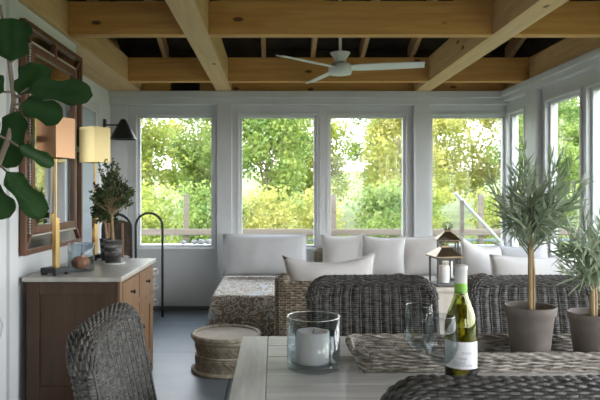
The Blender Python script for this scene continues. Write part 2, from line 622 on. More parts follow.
def add_leaf(bm, base, direction, normal, L, W, prof=None, droop=0.0, fold=0.15, seg=6, wave=0.0, mi=0):
    """A folded, drooping leaf blade with a midrib."""
    d = V(direction).normalized()
    nn = V(normal)
    nn = (nn - d * nn.dot(d))
    nn = nn.normalized() if nn.length > 1e-5 else d.orthogonal().normalized()
    s = d.cross(nn).normalized()
    prof = prof or (lambda t: math.sin(PI * min(1, t * 0.97 + 0.03)) ** 0.8)
    rows = []
    for i in range(seg + 1):
        t = i / seg
        p = V(base) + d * (L * t) - V((0, 0, 1)) * droop * L * t * t
        w = W / 2 * prof(t)
        wob = wave * W * math.sin(t * 17)
        if w < W * 0.02:
            rows.append([bm.verts.new(p)])
        else:
            rows.append([bm.verts.new(p + s * w + nn * (fold * w + wob)), bm.verts.new(p), bm.verts.new(p - s * w + nn * (fold * w - wob))])
    for A, B in zip(rows, rows[1:]):
        if len(A) == 1 and len(B) == 1:
            continue
        if len(A) == 1:
            fs = [(A[0], B[0], B[1]), (A[0], B[1], B[2])]
        elif len(B) == 1:
            fs = [(A[0], B[0], A[1]), (A[1], B[0], A[2])]
        else:
            fs = [(A[0], B[0], B[1], A[1]), (A[1], B[1], B[2], A[2])]
        for f in fs:
            bm.faces.new(f).material_index = mi


def rnd_dir():
    while True:
        v = V((random.uniform(-1, 1), random.uniform(-1, 1), random.uniform(-1, 1)))
        if 0.05 < v.length < 1:
            return v.normalized()


# ======================================================================= room
XL, XLN, XR = -1.76, -1.45, 2.52      # far-left wall, near-left wall, right wall
YF, YB = 6.51, -2.6                   # far wall, back wall
ZP = 2.356                            # top of the wall plate
STEP = 4.40                           # where the left wall steps back

bm = bmesh.new()
box(bm, -1.95, 2.72, YB - 0.15, 6.75, -0.15, 0.0)
struct('floor', bm, 'floor')

GX = [(-1.455, -0.684), (-0.347, 0.434), (0.619, 1.401), (1.726, 2.486)]
GZ0, GZ1 = 0.705, 2.085


def wall_with_openings(bm, lo, hi, openings, z0, z1, thick, axis):
    """Wall along an axis (0 x, 1 y); thick = (a, b) on the other axis; openings (p, q, zlo, zhi)."""
    def bx(p, q, za, zb):
        if q - p < 1e-4 or zb - za < 1e-4:
            return
        if axis == 0:
            box(bm, p, q, thick[0], thick[1], za, zb)
        else:
            box(bm, thick[0], thick[1], p, q, za, zb)
    cur = lo
    for p, q, za, zb in sorted(openings):
        bx(cur, p, z0, z1)
        bx(p, q, z0, za)
        bx(p, q, zb, z1)
        cur = q
    bx(cur, hi, z0, z1)


FR = 0.030  # sash width inside each opening
bm = bmesh.new()
wall_with_openings(bm, -1.90, 2.62, [(a - FR, b + FR, GZ0 - FR, GZ1 + FR) for a, b in GX], 0, ZP, (YF, YF + 0.13), 0)
for xc in (-0.532, 1.585):
    box(bm, xc - 0.078, xc + 0.078, YF - 0.10, YF, 0, 2.215)
box(bm, XL, -1.59, YF - 0.05, YF, 0, 2.215)
box(bm, XL, 2.52, YF - 0.10, YF, 2.215, ZP, 0.004)
box(bm, XL, 2.50, YF - 0.13, YF - 0.10, 2.285, ZP, 0.004)
box(bm, 0.49, 0.56, YF - 0.03, YF, GZ0, 2.215)
struct('wall_far', bm, 'white')

RW = [(6.06, 6.40), (4.95, 5.51), (4.20, 4.78), (3.05, 3.95), (2.05, 2.95), (1.05, 1.95), (0.05, 0.95), (-0.95, -0.05), (-1.95, -1.05)]
bm = bmesh.new()
wall_with_openings(bm, YB, YF, [(a - FR, b + FR, GZ0 - FR, GZ1 + FR) for a, b in RW[:3]] + [(a - FR, b + FR, 0.35, 2.2) for a, b in RW[3:]], 0, ZP, (XR, XR + 0.10), 1)  # unseen openings nearer the camera are enlarged to let in more light
box(bm, XR - 0.07, XR, 5.64, 5.86, 0, 2.25)
box(bm, XR - 0.07, XR, 4.01, 4.14, 0, 2.25)
box(bm, XR - 0.07, XR, YB, YF - 0.1, 2.25, ZP, 0.004)
box(bm, XR - 0.10, XR - 0.07, YB, YF - 0.1, 2.30, ZP, 0.004)
struct('wall_right', bm, 'white')

bm = bmesh.new()
box(bm, XLN - 0.30, XLN, YB, 3.25, 0, ZP)
box(bm, XLN - 0.30, XLN, 3.25, STEP, 0, ZP)
box(bm, XLN, XLN + 0.018, 3.25, 3.36, 0, ZP)          # flat casing by the chest
box(bm, XL - 0.14, XL, STEP, YF, 0, ZP)
struct('wall_left', bm, 'wallwhite')

bm = bmesh.new()
wall_with_openings(bm, XLN, XR, [(1.25, 2.35, 0.35, 2.25)], 0, ZP, (YB - 0.12, YB), 0)  # unseen wall; its one opening is added and sized for the light
struct('wall_back', bm, 'wallwhite')

bm = bmesh.new()
box(bm, XL + 0.002, 2.52, YF - 0.018, YF - 0.0005, 0.0, 0.045, 0.004)
struct('baseboard_far', bm, 'base_grey')
bm = bmesh.new()
box(bm, XL, XL + 0.016, STEP + 0.01, YF - 0.06, 0.0, 0.045, 0.004)
struct('baseboard_left', bm, 'base_grey')


def window(n, a, b, axis):
    bm = bmesh.new()
    z0, z1 = GZ0, GZ1
    f = FR - 0.001

    def bx(p, q, za, zb, d0, d1):
        if axis == 0:
            box(bm, p, q, YF + d0, YF + d1, za, zb, 0.003)
        else:
            box(bm, XR + d0, XR + d1, p, q, za, zb, 0.003)
    bx(a - f, a, z0 - f, z1 + f, 0.02, 0.075)
    bx(b, b + f, z0 - f, z1 + f, 0.02, 0.075)
    bx(a, b, z0 - f, z0, 0.02, 0.075)
    bx(a, b, z1, z1 + f, 0.02, 0.075)
    o = struct('window_%d' % n, bm, 'white')
    # slim casing on the room side
    bm = bmesh.new()
    e = 0.055
    bx(a - e, a - FR, z0 - FR, z1 + e, -0.018, -0.0005)
    bx(b + FR, b + e, z0 - FR, z1 + e, -0.018, -0.0005)
    bx(a - FR, b + FR, z1 + FR, z1 + e, -0.018, -0.0005)
    bx(a - e, b + e, z0 - FR - 0.03, z0 - FR, -0.035, -0.0005)
    obj('casing', bm, 'white', o)
    bm = bmesh.new()
    if axis == 0:
        box(bm, a - 0.004, b + 0.004, YF + 0.045, YF + 0.049, z0 - 0.004, z1 + 0.004)
    else:
        box(bm, XR + 0.045, XR + 0.049, a - 0.004, b + 0.004, z0 - 0.004, z1 + 0.004)
    obj('pane', bm, 'glass_pane', o)
    return o


k = 1
for a, b in GX:
    window(k, a, b, 0)
    k += 1
for a, b in RW[:3]:
    window(k, a, b, 1)
    k += 1

# outer ledge under the leftmost window
bm = bmesh.new()
box(bm, -1.5, -0.62, YF + 0.131, YF + 0.36, 0.655, 0.69, 0.004)
struct('trim_ledge', bm, 'white')

# grey door in the set-back part of the left wall
bm = bmesh.new()
box(bm, XL + 0.001, XL + 0.02, 4.95, 5.80, 0.0, 2.05)
for za, zb in ((0.15, 0.95), (1.1, 1.9)):
    box(bm, XL + 0.02, XL + 0.028, 5.08, 5.34, za, zb, 0.004)
    box(bm, XL + 0.02, XL + 0.028, 5.42, 5.68, za, zb, 0.004)
d = struct('door_1', bm, 'doorgrey')
bm = bmesh.new()
box(bm, XL + 0.001, XL + 0.04, 5.801, 5.92, 0, 2.15, 0.004)
box(bm, XL + 0.001, XL + 0.04, 4.83, 4.949, 0, 2.15, 0.004)
box(bm, XL + 0.001, XL + 0.04, 4.949, 5.801, 2.051, 2.15, 0.004)
obj('casing', bm, 'white', d)

# ceiling: dark roof deck, rafters and the grid of pine beams
ZB = ZP + 0.002
RZ0, RZ1, YR = 2.72, 4.25, 2.4     # eave height, ridge height, ridge line


def roof_z(y):
    return RZ0 + (RZ1 - RZ0) * (6.95 - y) / (6.95 - YR) if y > YR else RZ1 - (RZ1 - RZ0) * (YR - y) / (YR + 3.0)


bm = bmesh.new()
for (ya, yb) in ((6.95, YR), (YR, -3.0)):
    za, zb = roof_z(ya), roof_z(yb)
    vs = []
    for y, z in ((ya, za), (yb, zb)):
        for x in (-2.1, 2.95):
            for t in (0.0, 0.06):
                vs.append(bm.verts.new((x, y, z + t)))
    for f in ((0, 2, 6, 4), (1, 5, 7, 3), (0, 1, 3, 2), (4, 6, 7, 5), (0, 4, 5, 1), (2, 3, 7, 6)):
        bm.faces.new([vs[i] for i in f])
# gable closing boards
for x0, x1 in ((-1.93, -1.90), (2.62, 2.65)):
    for ya, yb in ((6.6, YR), (YR, -2.72)):
        q = []
        for x in (x0, x1):
            for y, z in ((ya, 2.36), (yb, 2.36), (yb, roof_z(yb)), (ya, roof_z(ya))):
                q.append(bm.verts.new((x, y, z)))
        for f in ((0, 1, 2, 3), (7, 6, 5, 4), (0, 4, 5, 1), (2, 6, 7, 3), (0, 3, 7, 4), (1, 5, 6, 2)):
            bm.faces.new([q[i] for i in f])
box(bm, -1.93, 2.65, 6.56, 6.62, 2.36, roof_z(6.62))
box(bm, -1.93, 2.65, -2.74, -2.70, 2.36, roof_z(-2.72))
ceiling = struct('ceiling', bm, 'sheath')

BH = 0.235
LB = [(-0.616, -0.450), (1.502, 1.668)]
for a, b in LB:
    bm = bmesh.new()
    box(bm, a, b, YB, YF + 0.03, ZB, ZB + BH, 0.004)
    obj('long_beam', bm, 'beam_y', ceiling)
bm = bmesh.new()
box(bm, -1.60, -1.42, YB, YF + 0.03, ZB, ZB + BH, 0.004)
obj('long_beam', bm, 'beam_y', ceiling)
bm = bmesh.new()
box(bm, -1.90, -1.602, STEP - 0.02, YF + 0.03, ZB, ZB + 0.04)
obj('soffit_board', bm, 'beam_y', ceiling)
bm = bmesh.new()
box(bm, 2.49, 2.61, YB, YF + 0.03, ZB, ZB + BH, 0.004)
obj('long_beam', bm, 'beam_y', ceiling)
for yc in (-1.0, 0.71, 2.43, 4.125, 5.845):
    for a, b in ((-1.418, -0.618), (-0.448, 1.500), (1.670, 2.488)):
        bm = bmesh.new()
        box(bm, a, b, yc, yc + 0.085, ZB + 0.001, ZB + BH - 0.002, 0.004)
        obj('cross_beam', bm, 'beam_x', ceiling)
for a, b in ((-1.418, -1.12), (-0.80, -0.618), (-0.448, 1.500), (1.670, 2.488)):
    bm = bmesh.new()
    box(bm, a, b, YF - 0.05, YF + 0.03, ZB + 0.001, ZB + BH, 0.004)
    obj('blocking', bm, 'beam_x', ceiling)
for i in range(9):
    x = -1.70 + i * 0.53
    bm = bmesh.new()
    for ya, yb in ((6.55, YR + 0.02), (YR - 0.02, -2.68)):
        q = []
        for y in (ya, yb):
            for xx in (x - 0.022, x + 0.022):
                q += [bm.verts.new((xx, y, roof_z(y) - 0.17)), bm.verts.new((xx, y, roof_z(y) - 0.004))]
        for f in ((0, 1, 3, 2), (4, 6, 7, 5), (0, 4, 5, 1), (2, 3, 7, 6), (0, 2, 6, 4), (1, 5, 7, 3)):
            bm.faces.new([q[j] for j in f])
    obj('rafter', bm, 'beam_y', ceiling)
for (xa, za, xb, zb, y) in ((-0.6, 2.93, 1.2, 2.66, 4.9), (1.5, 2.9, 2.6, 2.74, 5.0), (-1.7, 2.80, -0.5, 2.66, 5.2)):
    bm = bmesh.new()
    ang = math.atan2(zb - za, xb - xa)
    L = math.hypot(xb - xa, zb - za)
    box(bm, 0, L, -0.02, 0.02, -0.06, 0.06, 0.003, mtx=Matrix.Translation((xa, y, za)) @ Matrix.Rotation(-ang, 4, 'Y'))
    obj('collar_tie', bm, 'beam_x', ceiling)

# ============================================================== dining table
TX0, TX1, TY0, TY1, TZ = -0.112, 2.05, 1.20, 2.14, 0.76
t = thing('dining_table', 'long weathered grey wooden dining table laid with tray, candle and wine', 'table', ((TX0 + TX1) / 2, (TY0 + TY1) / 2, 0))
ox, oy = t.location.x, t.location.y
bm = bmesh.new()
npl = 7
y0, y1 = TY0 - oy, TY1 - oy
for i in range(npl):
    a = y0 + (y1 - y0) * i / npl
    b = y0 + (y1 - y0) * (i + 1) / npl
    box(bm, TX0 - ox + 0.092, TX1 - ox - 0.092, a + 0.0022, b - 0.0022, TZ - 0.038, TZ, 0.002)
obj('plank_top', bm, 'table', t)
for a, b in ((TX0 - ox, TX0 - ox + 0.090), (TX1 - ox - 0.090, TX1 - ox)):
    bm = bmesh.new()
    box(bm, a, b, y0, y1, TZ - 0.038, TZ, 0.003)
    obj('end_board', bm, 'table_y', t)
bm = bmesh.new()
xa, xb = TX0 - ox + 0.13, TX1 - ox - 0.13
box(bm, xa, xb, y0 + 0.09, y0 + 0.115, TZ - 0.115, TZ - 0.039)
box(bm, xa, xb, y1 - 0.115, y1 - 0.09, TZ - 0.115, TZ - 0.039)
box(bm, xa - 0.025, xa, y0 + 0.10, y1 - 0.10, TZ - 0.115, TZ - 0.039)
box(bm, xb, xb + 0.025, y0 + 0.10, y1 - 0.10, TZ - 0.115, TZ - 0.039)
obj('apron', bm, 'table', t)
for sx in (xa - 0.045, xb - 0.035):
    for sy in (y0 + 0.04, y1 - 0.12):
        bm = bmesh.new()
        box(bm, sx, sx + 0.08, sy, sy + 0.08, 0.0, TZ - 0.039, 0.005)
        obj('leg', bm, 'table_y', t)

# ============================================================= dining chairs


def make_chair(label):
    """Wicker side chair facing +y; its top rail sits about 0.33 behind the origin."""
    t = thing('wicker_dining_chair', label, 'chair', group='dark wicker dining chairs round the table')
    bm = bmesh.new()
    CW, CT, CH, CC, LEAN, BOW = 0.262, 0.032, 0.53, 0.085, 0.20, 0.35
    S = slab(CW, CT, 0.0, CH, CC, lean=LEAN, bow=BOW, edge=CT)
    weave(bm, S, 56, 64, 0.0029, 0.0042, 0.0022, sr=0.0026, sub=4, gap_mi=1, jit=0.0005, ribs=True, vmax=0.955)
    # strands woven along the rolled top edge and shoulders
    nst, Ltop, Larc = 30, 2 * (CW - CC), PI / 2 * CC

    def roll(k, a, off):
        q = k * (Ltop / 2 + Larc)
        if abs(q) < Ltop / 2:
            x, z, dx, dz = q, CH, 0.0, 1.0
        else:
            b_ = (abs(q) - Ltop / 2) / CC
            sg = 1 if q > 0 else -1
            x, z = sg * (CW - CC + CC * math.sin(b_)), CH - CC + CC * math.cos(b_)
            dx, dz = sg * math.sin(b_), math.cos(b_)
        rr_ = CT + off
        o_ = -CT + rr_ * math.sin(a)
        xx, zz = x + dx * o_, z + dz * o_
        return V((xx, rr_ * math.cos(a) + BOW * xx * xx - LEAN * zz, zz))
    nrow = 19
    for j in range(nrow):
        a = PI * j / (nrow - 1)
        pts = []
        for i in range(nst * 4 + 1):
            k = -1 + 2 * i / (nst * 4)
            pts.append(roll(k, a, 0.0010 + 0.0028 * math.cos(PI * nst * (k + 1) / 2 * 1.0 + PI * j)))
        tube(bm, pts, 0.0036, 5)
    for i in range(nst + 1):
        tube(bm, [roll(-1 + 2 * i / nst, PI * w / 8, 0) for w in range(9)], 0.003, 5)
    obj('backrest', bm, ['wick_dark', 'wick_core'], t, loc=(0, -0.215, 0.40))
    bm = bmesh.new()

    def S2(u, v):
        p, n = rrect(u, 0.245, 0.235, 0.05)
        return V((p.x, p.y, 0.30 + 0.11 * v)), V((n.x, n.y, 0))
    weave(bm, S2, 40, 10, 0.0034, 0.0056, 0.003, sr=0.004, gap_mi=1)
    obj('seat_apron', bm, ['wick_dark', 'wick_core'], t, loc=(0, 0.025, 0))
    bm = bmesh.new()
    box(bm, -0.25, 0.25, -0.16, 0.265, 0.414, 0.45, 0.015)
    for i in range(24):
        y = -0.15 + i * 0.0175
        tube(bm, [(-0.24, y, 0.450), (0, y, 0.453), (0.24, y, 0.450)], 0.006, 5)
    obj('seat', bm, 'wick_dark', t)
    for sx in (-1, 1):
        for y, dy in ((0.225, 0.0), (-0.175, -0.05)):
            bm = bmesh.new()
            tube(bm, [(sx * 0.215, y + dy, 0), (sx * 0.21, y + dy * 0.3, 0.18), (sx * 0.21, y, 0.32)], [0.017, 0.02, 0.022], 10)
            for q in range(20):
                z = 0.04 + q * 0.013
                tube(bm, [(sx * 0.2135 + 0.022 * math.cos(a * PI / 4), y + dy * (1 - z / 0.32) + 0.022 * math.sin(a * PI / 4), z) for a in range(8)],
                     0.004, 4, closed=True)
            obj('leg', bm, 'wick_dark', t)
    return t


ch = make_chair('dark wicker chair back nearest the viewer, in front of the wine glasses')
ch.location = (0.460, 1.41, 0)
copy_thing(ch, 'dark wicker chair across the table behind the hurricane candle', (0.395, 2.135, 0), PI)
copy_thing(ch, 'dark wicker chair across the table behind the tall potted tree', (1.035, 2.13, 0), PI + 0.02)
copy_thing(ch, 'dark wicker chair at the table end in front of the brown chest', (-0.165, 1.655, 0), -PI / 2)

# ============================================================== table objects
# woven tray
tr = thing('woven_tray', 'long greywashed wicker tray holding two potted trees on the table', 'tray', (0.735, 1.79, TZ))
TA, TB = 0.487, 0.098


def S3(u, v):
    fl = 0.022 * v
    p, n = rrect(u, TA + fl, TB + fl * 0.6, 0.03 + fl)
    return V((p.x, p.y, 0.006 + 0.047 * v)), V((n.x, n.y, -0.15)).normalized()


bm = bmesh.new()
weave(bm, S3, 46, 9, 0.0035, 0.0036, 0.0022, sr=0.003, jit=0.001)
obj('woven_side', bm, 'wick_grey', tr)
bm = bmesh.new()
for dz, ph in ((0.0, 0), (0.006, PI)):
    pts = []
    for i in range(160):
        p, n = S3(i / 160, 1.0)
        a = i * 0.9 + ph
        pts.append(p + n * 0.0045 * math.sin(a) + V((0, 0, 0.003 + 0.0045 * math.cos(a))))
    tube(bm, pts, 0.0052, 5, closed=True)
obj('rim', bm, 'wick_grey', tr)
bm = bmesh.new()
box(bm, -TA + 0.006, TA - 0.006, -TB + 0.006, TB - 0.006, 0.0, 0.007)
for i in range(15):
    y = -TB + 0.012 + i * 0.0125
    tube(bm, [(-TA + 0.01, y, 0.006), (0, y, 0.0065), (TA - 0.01, y, 0.006)], 0.003, 4)
obj('base', bm, 'wick_grey', tr)
for s in (-1, 1):
    bm = bmesh.new()
    pts = []
    for i in range(13):
        a = PI * i / 12
        pts.append((s * (TA + 0.018 + 0.004 * math.sin(a)), -0.055 * math.cos(a), 0.053 + 0.024 * math.sin(a)))
    tube(bm, pts, 0.006, 6)
    obj('handle', bm, 'wick_grey', tr)

# hurricane and candle
hx, hy = 0.115, 1.75
h = thing('hurricane_vase', 'clear glass cylinder vase around a white candle on the table', 'vase', (hx, hy, TZ))
bm = bmesh.new()
lathe(bm, [(0, 0), (0.070, 0), (0.0765, 0.004), (0.0775, 0.012), (0.0775, 0.150), (0.0738, 0.150), (0.0735, 0.026), (0.069, 0.019), (0, 0.018)], seg=56)
obj('glass_body', bm, 'glass', h, smooth=True)
bm = bmesh.new()
tube(bm, [(0.0757 * math.cos(2 * PI * q / 64), 0.0757 * math.sin(2 * PI * q / 64), 0.1508) for q in range(64)], 0.0021, 6, closed=True)
obj('rim', bm, 'glass_rim', h, smooth=True)
bm = bmesh.new()
tube(bm, [(0.0752 * math.cos(2 * PI * q / 64), 0.0752 * math.sin(2 * PI * q / 64), 0.0185) for q in range(64)], 0.0012, 6, closed=True)
obj('base_edge', bm, 'glass_rim', h, smooth=True)
cd = thing('pillar_candle', 'fat white pillar candle inside the glass cylinder on the table', 'candle', (hx - 0.002, hy, TZ + 0.0185))
bm = bmesh.new()
prof = [(0, 0), (0.046, 0), (0.048, 0.003), (0.0485, 0.085), (0.047, 0.089), (0.040, 0.0885), (0.03, 0.084), (0, 0.082)]
lathe(bm, prof, seg=40)
for v in bm.verts:
    if v.co.z > 0.086:
        v.co.z += noise.noise(v.co * 30) * 0.003
obj('wax', bm, 'wax', cd, smooth=True)
bm = bmesh.new()
tube(bm, [(0, 0, 0.080), (0.001, 0, 0.088), (0.003, 0, 0.094)], 0.0012, 5)
obj('wick', bm, 'wick', cd)


def wine_glass(label, x, y):
    g = thing('wine_glass', label, 'glass', (x, y, TZ), group='wine glasses by the bottle')
    bm = bmesh.new()
    outer = [(0, 0), (0.034, 0.0), (0.036, 0.0015), (0.020, 0.0035), (0.007, 0.007), (0.0042, 0.015), (0.0038, 0.045), (0.0042, 0.083), (0.0075, 0.090),
             (0.020, 0.098), (0.033, 0.113), (0.0405, 0.132), (0.0415, 0.145), (0.0385, 0.172), (0.0340, 0.210)]
    inner = [(0.0330, 0.2105), (0.0374, 0.172), (0.0403, 0.145), (0.0393, 0.132), (0.0318, 0.1145), (0.0185, 0.100), (0.006, 0.094), (0, 0.093)]
    lathe(bm, outer + inner, seg=40)
    obj('bowl', bm, 'crystal', g, smooth=True)
    bm = bmesh.new()
    tube(bm, [(0.0335 * math.cos(2 * PI * q / 48), 0.0335 * math.sin(2 * PI * q / 48), 0.2102) for q in range(48)], 0.0009, 5, closed=True)
    obj('rim', bm, 'glass_rim', g, smooth=True)
    return g


wine_glass('wine glass left of and behind its twin, farther from the bottle', 0.388, 1.605)
wine_glass('wine glass overlapping the left edge of the wine bottle', 0.407, 1.465)

# wine bottle
b = thing('wine_bottle', 'olive glass bottle of white wine with lime-banded cap', 'bottle', (0.483, 1.55, TZ))
R = 0.0412
bm = bmesh.new()
outer = [(0, 0.006), (0.030, 0.0), (0.038, 0.0), (R, 0.005), (R, 0.155), (0.0405, 0.172), (0.036, 0.195), (0.027, 0.220), (0.0195, 0.240), (0.0160, 0.258), (0.0148, 0.275), (0.0148, 0.312)]
inner = [(0.0105, 0.312), (0.0105, 0.262), (0.0155, 0.240), (0.0235, 0.219), (0.0325, 0.195), (0.0372, 0.172), (0.0380, 0.155), (0.0380, 0.010), (0, 0.014)]
lathe(bm, outer + inner, seg=48)
obj('glass_body', bm, 'bottle', b, smooth=True)
bm = bmesh.new()
lathe(bm, [(0, 0.0135), (0.0377, 0.0105), (0.0377, 0.155), (0.0369, 0.172), (0.0322, 0.195), (0.0232, 0.219), (0.0222, 0.222), (0, 0.222)], seg=48)
obj('wine_fill', bm, 'wine', b, smooth=True)
bm = bmesh.new()
lathe(bm, [(0.0154, 0.278), (0.0156, 0.312), (0.0168, 0.313), (0.0168, 0.322), (0.0150, 0.324), (0, 0.324)], seg=32)
cp = obj('capsule', bm, 'cap_white', b, smooth=True)
cp['label'] = 'pearl white screw cap sleeve'
bm = bmesh.new()
lathe(bm, [(0.0160, 0.252), (0.0162, 0.254), (0.0158, 0.2775), (0.0152, 0.2785)], seg=32)
cg = obj('capsule_band', bm, 'cap_green', b, smooth=True)
cg['label'] = 'lime green band below the cap'


def wrap(x, z, r):
    """bend a flat label point round the bottle, x = 0 faces the viewer"""
    a = -PI / 2 - 0.30 + x / r
    return V((r * math.cos(a), r * math.sin(a), z))


bm = bmesh.new()
cols = []
for i in range(41):
    x = -0.052 + 0.104 * i / 40
    cols.append([bm.verts.new(wrap(x, z, rr)) for z, rr in ((0.066, R + 0.0002), (0.066, R + 0.0007), (0.134, R + 0.0007), (0.134, R + 0.0002))])
for A, B in zip(cols, cols[1:]):
    for q in range(4):
        bm.faces.new((A[q], A[(q + 1) % 4], B[(q + 1) % 4], B[q]))
bm.faces.new(cols[0])
bm.faces.new(cols[-1][::-1])
lb = obj('paper_label', bm, 'label', b)
lb['label'] = 'white paper label'


def text_on_bottle(s, size, cx, z, spacing):
    cu = bpy.data.curves.new('lettering', 'FONT')
    cu.body = s
    cu.size = size
    cu.align_x = 'CENTER'
    cu.space_character = spacing
    cu.extrude = 0.0001
    to = bpy.data.objects.new('lettering', cu)
    C.objects.link(to)
    bpy.context.view_layer.update()
    me = bpy.data.meshes.new_from_object(to.evaluated_get(bpy.context.evaluated_depsgraph_get()))
    bpy.data.objects.remove(to)
    for v in me.vertices:
        v.co = wrap(v.co.x + cx, z + v.co.y, R + 0.0009 + v.co.z)
    me.materials.clear()
    me.materials.append(M['ink'])
    o = bpy.data.objects.new('lettering', me)
    C.objects.link(o)
    o.parent = lb
    return o


text_on_bottle('ORES', 0.0075, 0.014, 0.104, 1.7)
bm = bmesh.new()
for z0, xa, xb, f in ((0.092, -0.004, 0.014, 900), (0.076, -0.022, 0.030, 620), (0.082, -0.020, 0.012, 700)):
    pts = [wrap(xa + (xb - xa) * i / 60, z0 + 0.0022 * math.sin(f * (xb - xa) * i / 60) + 0.0012 * math.sin(i * 1.7), R + 0.0009) for i in range(61)]
    tube(bm, pts, 0.00035, 4)
obj('script_line', bm, 'ink', lb)
bm = bmesh.new()
for a0 in range(7):
    x0, z0 = -0.026 + a0 * 0.003, 0.098 + a0 * 0.004
    pts = [wrap(x0 + 0.006 * math.cos(u * 0.5) * (1 - u / 14), z0 + 0.005 * math.sin(u * 0.5) * (1 - u / 14), R + 0.0009) for u in range(12)]
    tube(bm, pts, 0.0004, 4)
obj('sprig_emblem', bm, 'stone', lb)


# ------------------------------------------------------------ potted oleanders
def flower_pot(t, r0, r1, H, mat='pot'):
    bm = bmesh.new()
    rim = H * 0.82
    rr = r0 + (r1 - r0) * 0.82
    lathe(bm, [(0, 0), (r0 - 0.002, 0), (r0, 0.003), (rr * 0.985, rim), (r1 * 1.0, rim + 0.004), (r1 * 1.03, H - 0.003), (r1 * 1.01, H),
               (r1 * 0.93, H - 0.002), (r1 * 0.88, H * 0.86), (0, H * 0.86)], seg=40)
    obj('pot', bm, mat, t, smooth=True)
    bm = bmesh.new()
    lathe(bm, [(0, H * 0.885), (r1 * 0.5, H * 0.88), (r1 * 0.85, H * 0.872)], seg=24)
    obj('soil', bm, 'soil', t)


def oleander(label, x, y, H, stem_top, blobs, n, seed, Lr=(0.055, 0.10), lean=(0, 0), pr=0.070):
    random.seed(seed)
    t = thing('potted_tree', label, 'plant', (x, y, TZ + 0.0105), group='potted trees on the woven tray')
    flower_pot(t, pr * 0.72, pr, H)
    bm = bmesh.new()
    tube(bm, [(0, 0, H * 0.87), (lean[0] * 0.4, lean[1], (H + stem_top) / 2), (lean[0], lean[1], stem_top), (lean[0], lean[1], stem_top + 0.12)], [0.008, 0.007, 0.006, 0.003], 8)
    tube(bm, [(0.012, 0.004, H * 0.87), (0.010 + lean[0] * 0.5, lean[1], (H + stem_top) / 2), (lean[0] + 0.004, lean[1], stem_top)], [0.005, 0.005, 0.004], 6)
    obj('stem', bm, 'stem', t)
    bm = bmesh.new()
    tips = []
    for (ex, ey, ez) in blobs:
        st = V((lean[0], lean[1], stem_top + random.uniform(-0.05, 0.10)))
        e = V((ex, ey, ez))
        mid = st.lerp(e, 0.5) + V((ex * 0.18, ey * 0.18, -0.02))
        pts = [st.lerp(mid, q / 4).lerp(mid.lerp(e, q / 4), q / 4) for q in range(5)]
        tube(bm, pts, [0.0028, 0.0024, 0.002, 0.0016, 0.001], 5)
        tips.append(pts)
    prof = lambda q: (min(1, q * 4.5) * max(0.0, 1 - q) ** 0.75) * 1.1 if q < 1 else 0
    for pts in tips:
        for q in range(n):
            s = 0.18 + 0.82 * (q + 0.5) / n
            f = min(3.999, s * 4)
            p = pts[int(f)].lerp(pts[int(f) + 1], f - int(f))
            ax = (pts[int(f) + 1] - pts[int(f)]).normalized()
            side = rnd_dir()
            side = (side - ax * side.dot(ax)).normalized()
            k = 1.25 - 0.95 * s + random.uniform(-0.15, 0.25)
            L = random.uniform(*Lr) * (1.0 if s < 0.8 else 0.8)
            add_leaf(bm, p, ax + side * max(0.25, k), rnd_dir() + V((0, -0.3, 0.8)), L, random.uniform(0.007, 0.0110), prof, droop=random.uniform(0, 0.22), fold=0.2, seg=4)
    obj('foliage', bm, 'oleander', t, smooth=True)
    return t


def sprays(seed, n, cx, cz, rx, rz, ry):
    """spray tips spread over an upright oval crown"""
    r = random.Random(seed)
    out = []
    for i in range(n):
        a = 2.399963 * i
        k = math.sqrt((i + 0.5) / n)
        y = r.uniform(-ry, ry) * math.sqrt(max(0.1, 1 - k * k * 0.8))
        out.append((cx + rx * k * math.cos(a) + r.uniform(-.015, .015), y, cz + rz * k * math.sin(a) + r.uniform(-.015, .015)))
    return out


oleander('taller tree with silver-green narrow leaves in larger clay pot on tray', 0.764, 1.79, 0.165, 0.36,
         sprays(3, 46, 0.025, 0.49, 0.125, 0.115, 0.10) + [(-0.02, 0, 0.645), (-0.005, 0.02, 0.62), (0.07, 0.0, 0.62), (0.135, 0, 0.60), (-0.12, 0, 0.55), (0.15, 0, 0.50), (-0.07, 0, 0.40), (0.17, 0, 0.56), (0.10, 0, 0.63)], 13, 11, Lr=(0.045, 0.08), pr=0.072)
oleander('shorter narrow-leaved tree in smaller clay pot at right end of tray', 0.950, 1.79, 0.145, 0.25,
         sprays(4, 38, 0.0, 0.345, 0.125, 0.10, 0.08) + [(-0.03, 0, 0.47), (0.03, 0, 0.46)], 13, 12, Lr=(0.042, 0.075), pr=0.068)
random.seed(21)

# ================================================================ chest (left)
DX0, DX1, DY0, DY1, DZ = -1.405, -0.885, 3.40, 4.33, 0.796
d = thing('wooden_chest', 'brown wooden chest with pale top standing under the mirror', 'chest', (DX0, (DY0 + DY1) / 2, 0))
dy = (DY1 - DY0) / 2
W = DX1 - DX0
bm = bmesh.new()
box(bm, -0.012, W + 0.028, -dy - 0.03, dy + 0.03, DZ - 0.026, DZ, 0.004)
o = obj('top', bm, 'dresser_top', d)
o['label'] = 'pale stone-grey top slab'
bm = bmesh.new()
box(bm, 0, W - 0.001, -dy + 0.012, dy - 0.012, 0.07, DZ - 0.027)            # carcase
for s in (-1, 1):
    ys = sorted((s * dy, s * (dy - 0.011)))
    for xa, xb, za, zb in ((0, 0.075, 0.0, DZ - 0.027), (W - 0.075, W, 0.0, DZ - 0.027), (0.075, W - 0.075, DZ - 0.10, DZ - 0.027), (0.075, W - 0.075, 0.07, 0.17)):
        box(bm, xa, xb, ys[0], ys[1], za, zb, 0.003)
box(bm, 0, W, -dy, -dy + 0.06, 0, 0.0699)
box(bm, 0, W, dy - 0.06, dy, 0, 0.0699)
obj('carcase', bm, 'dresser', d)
bm = bmesh.new()
box(bm, W, W + 0.012, -dy, -dy + 0.055, 0.0, DZ - 0.027, 0.002)
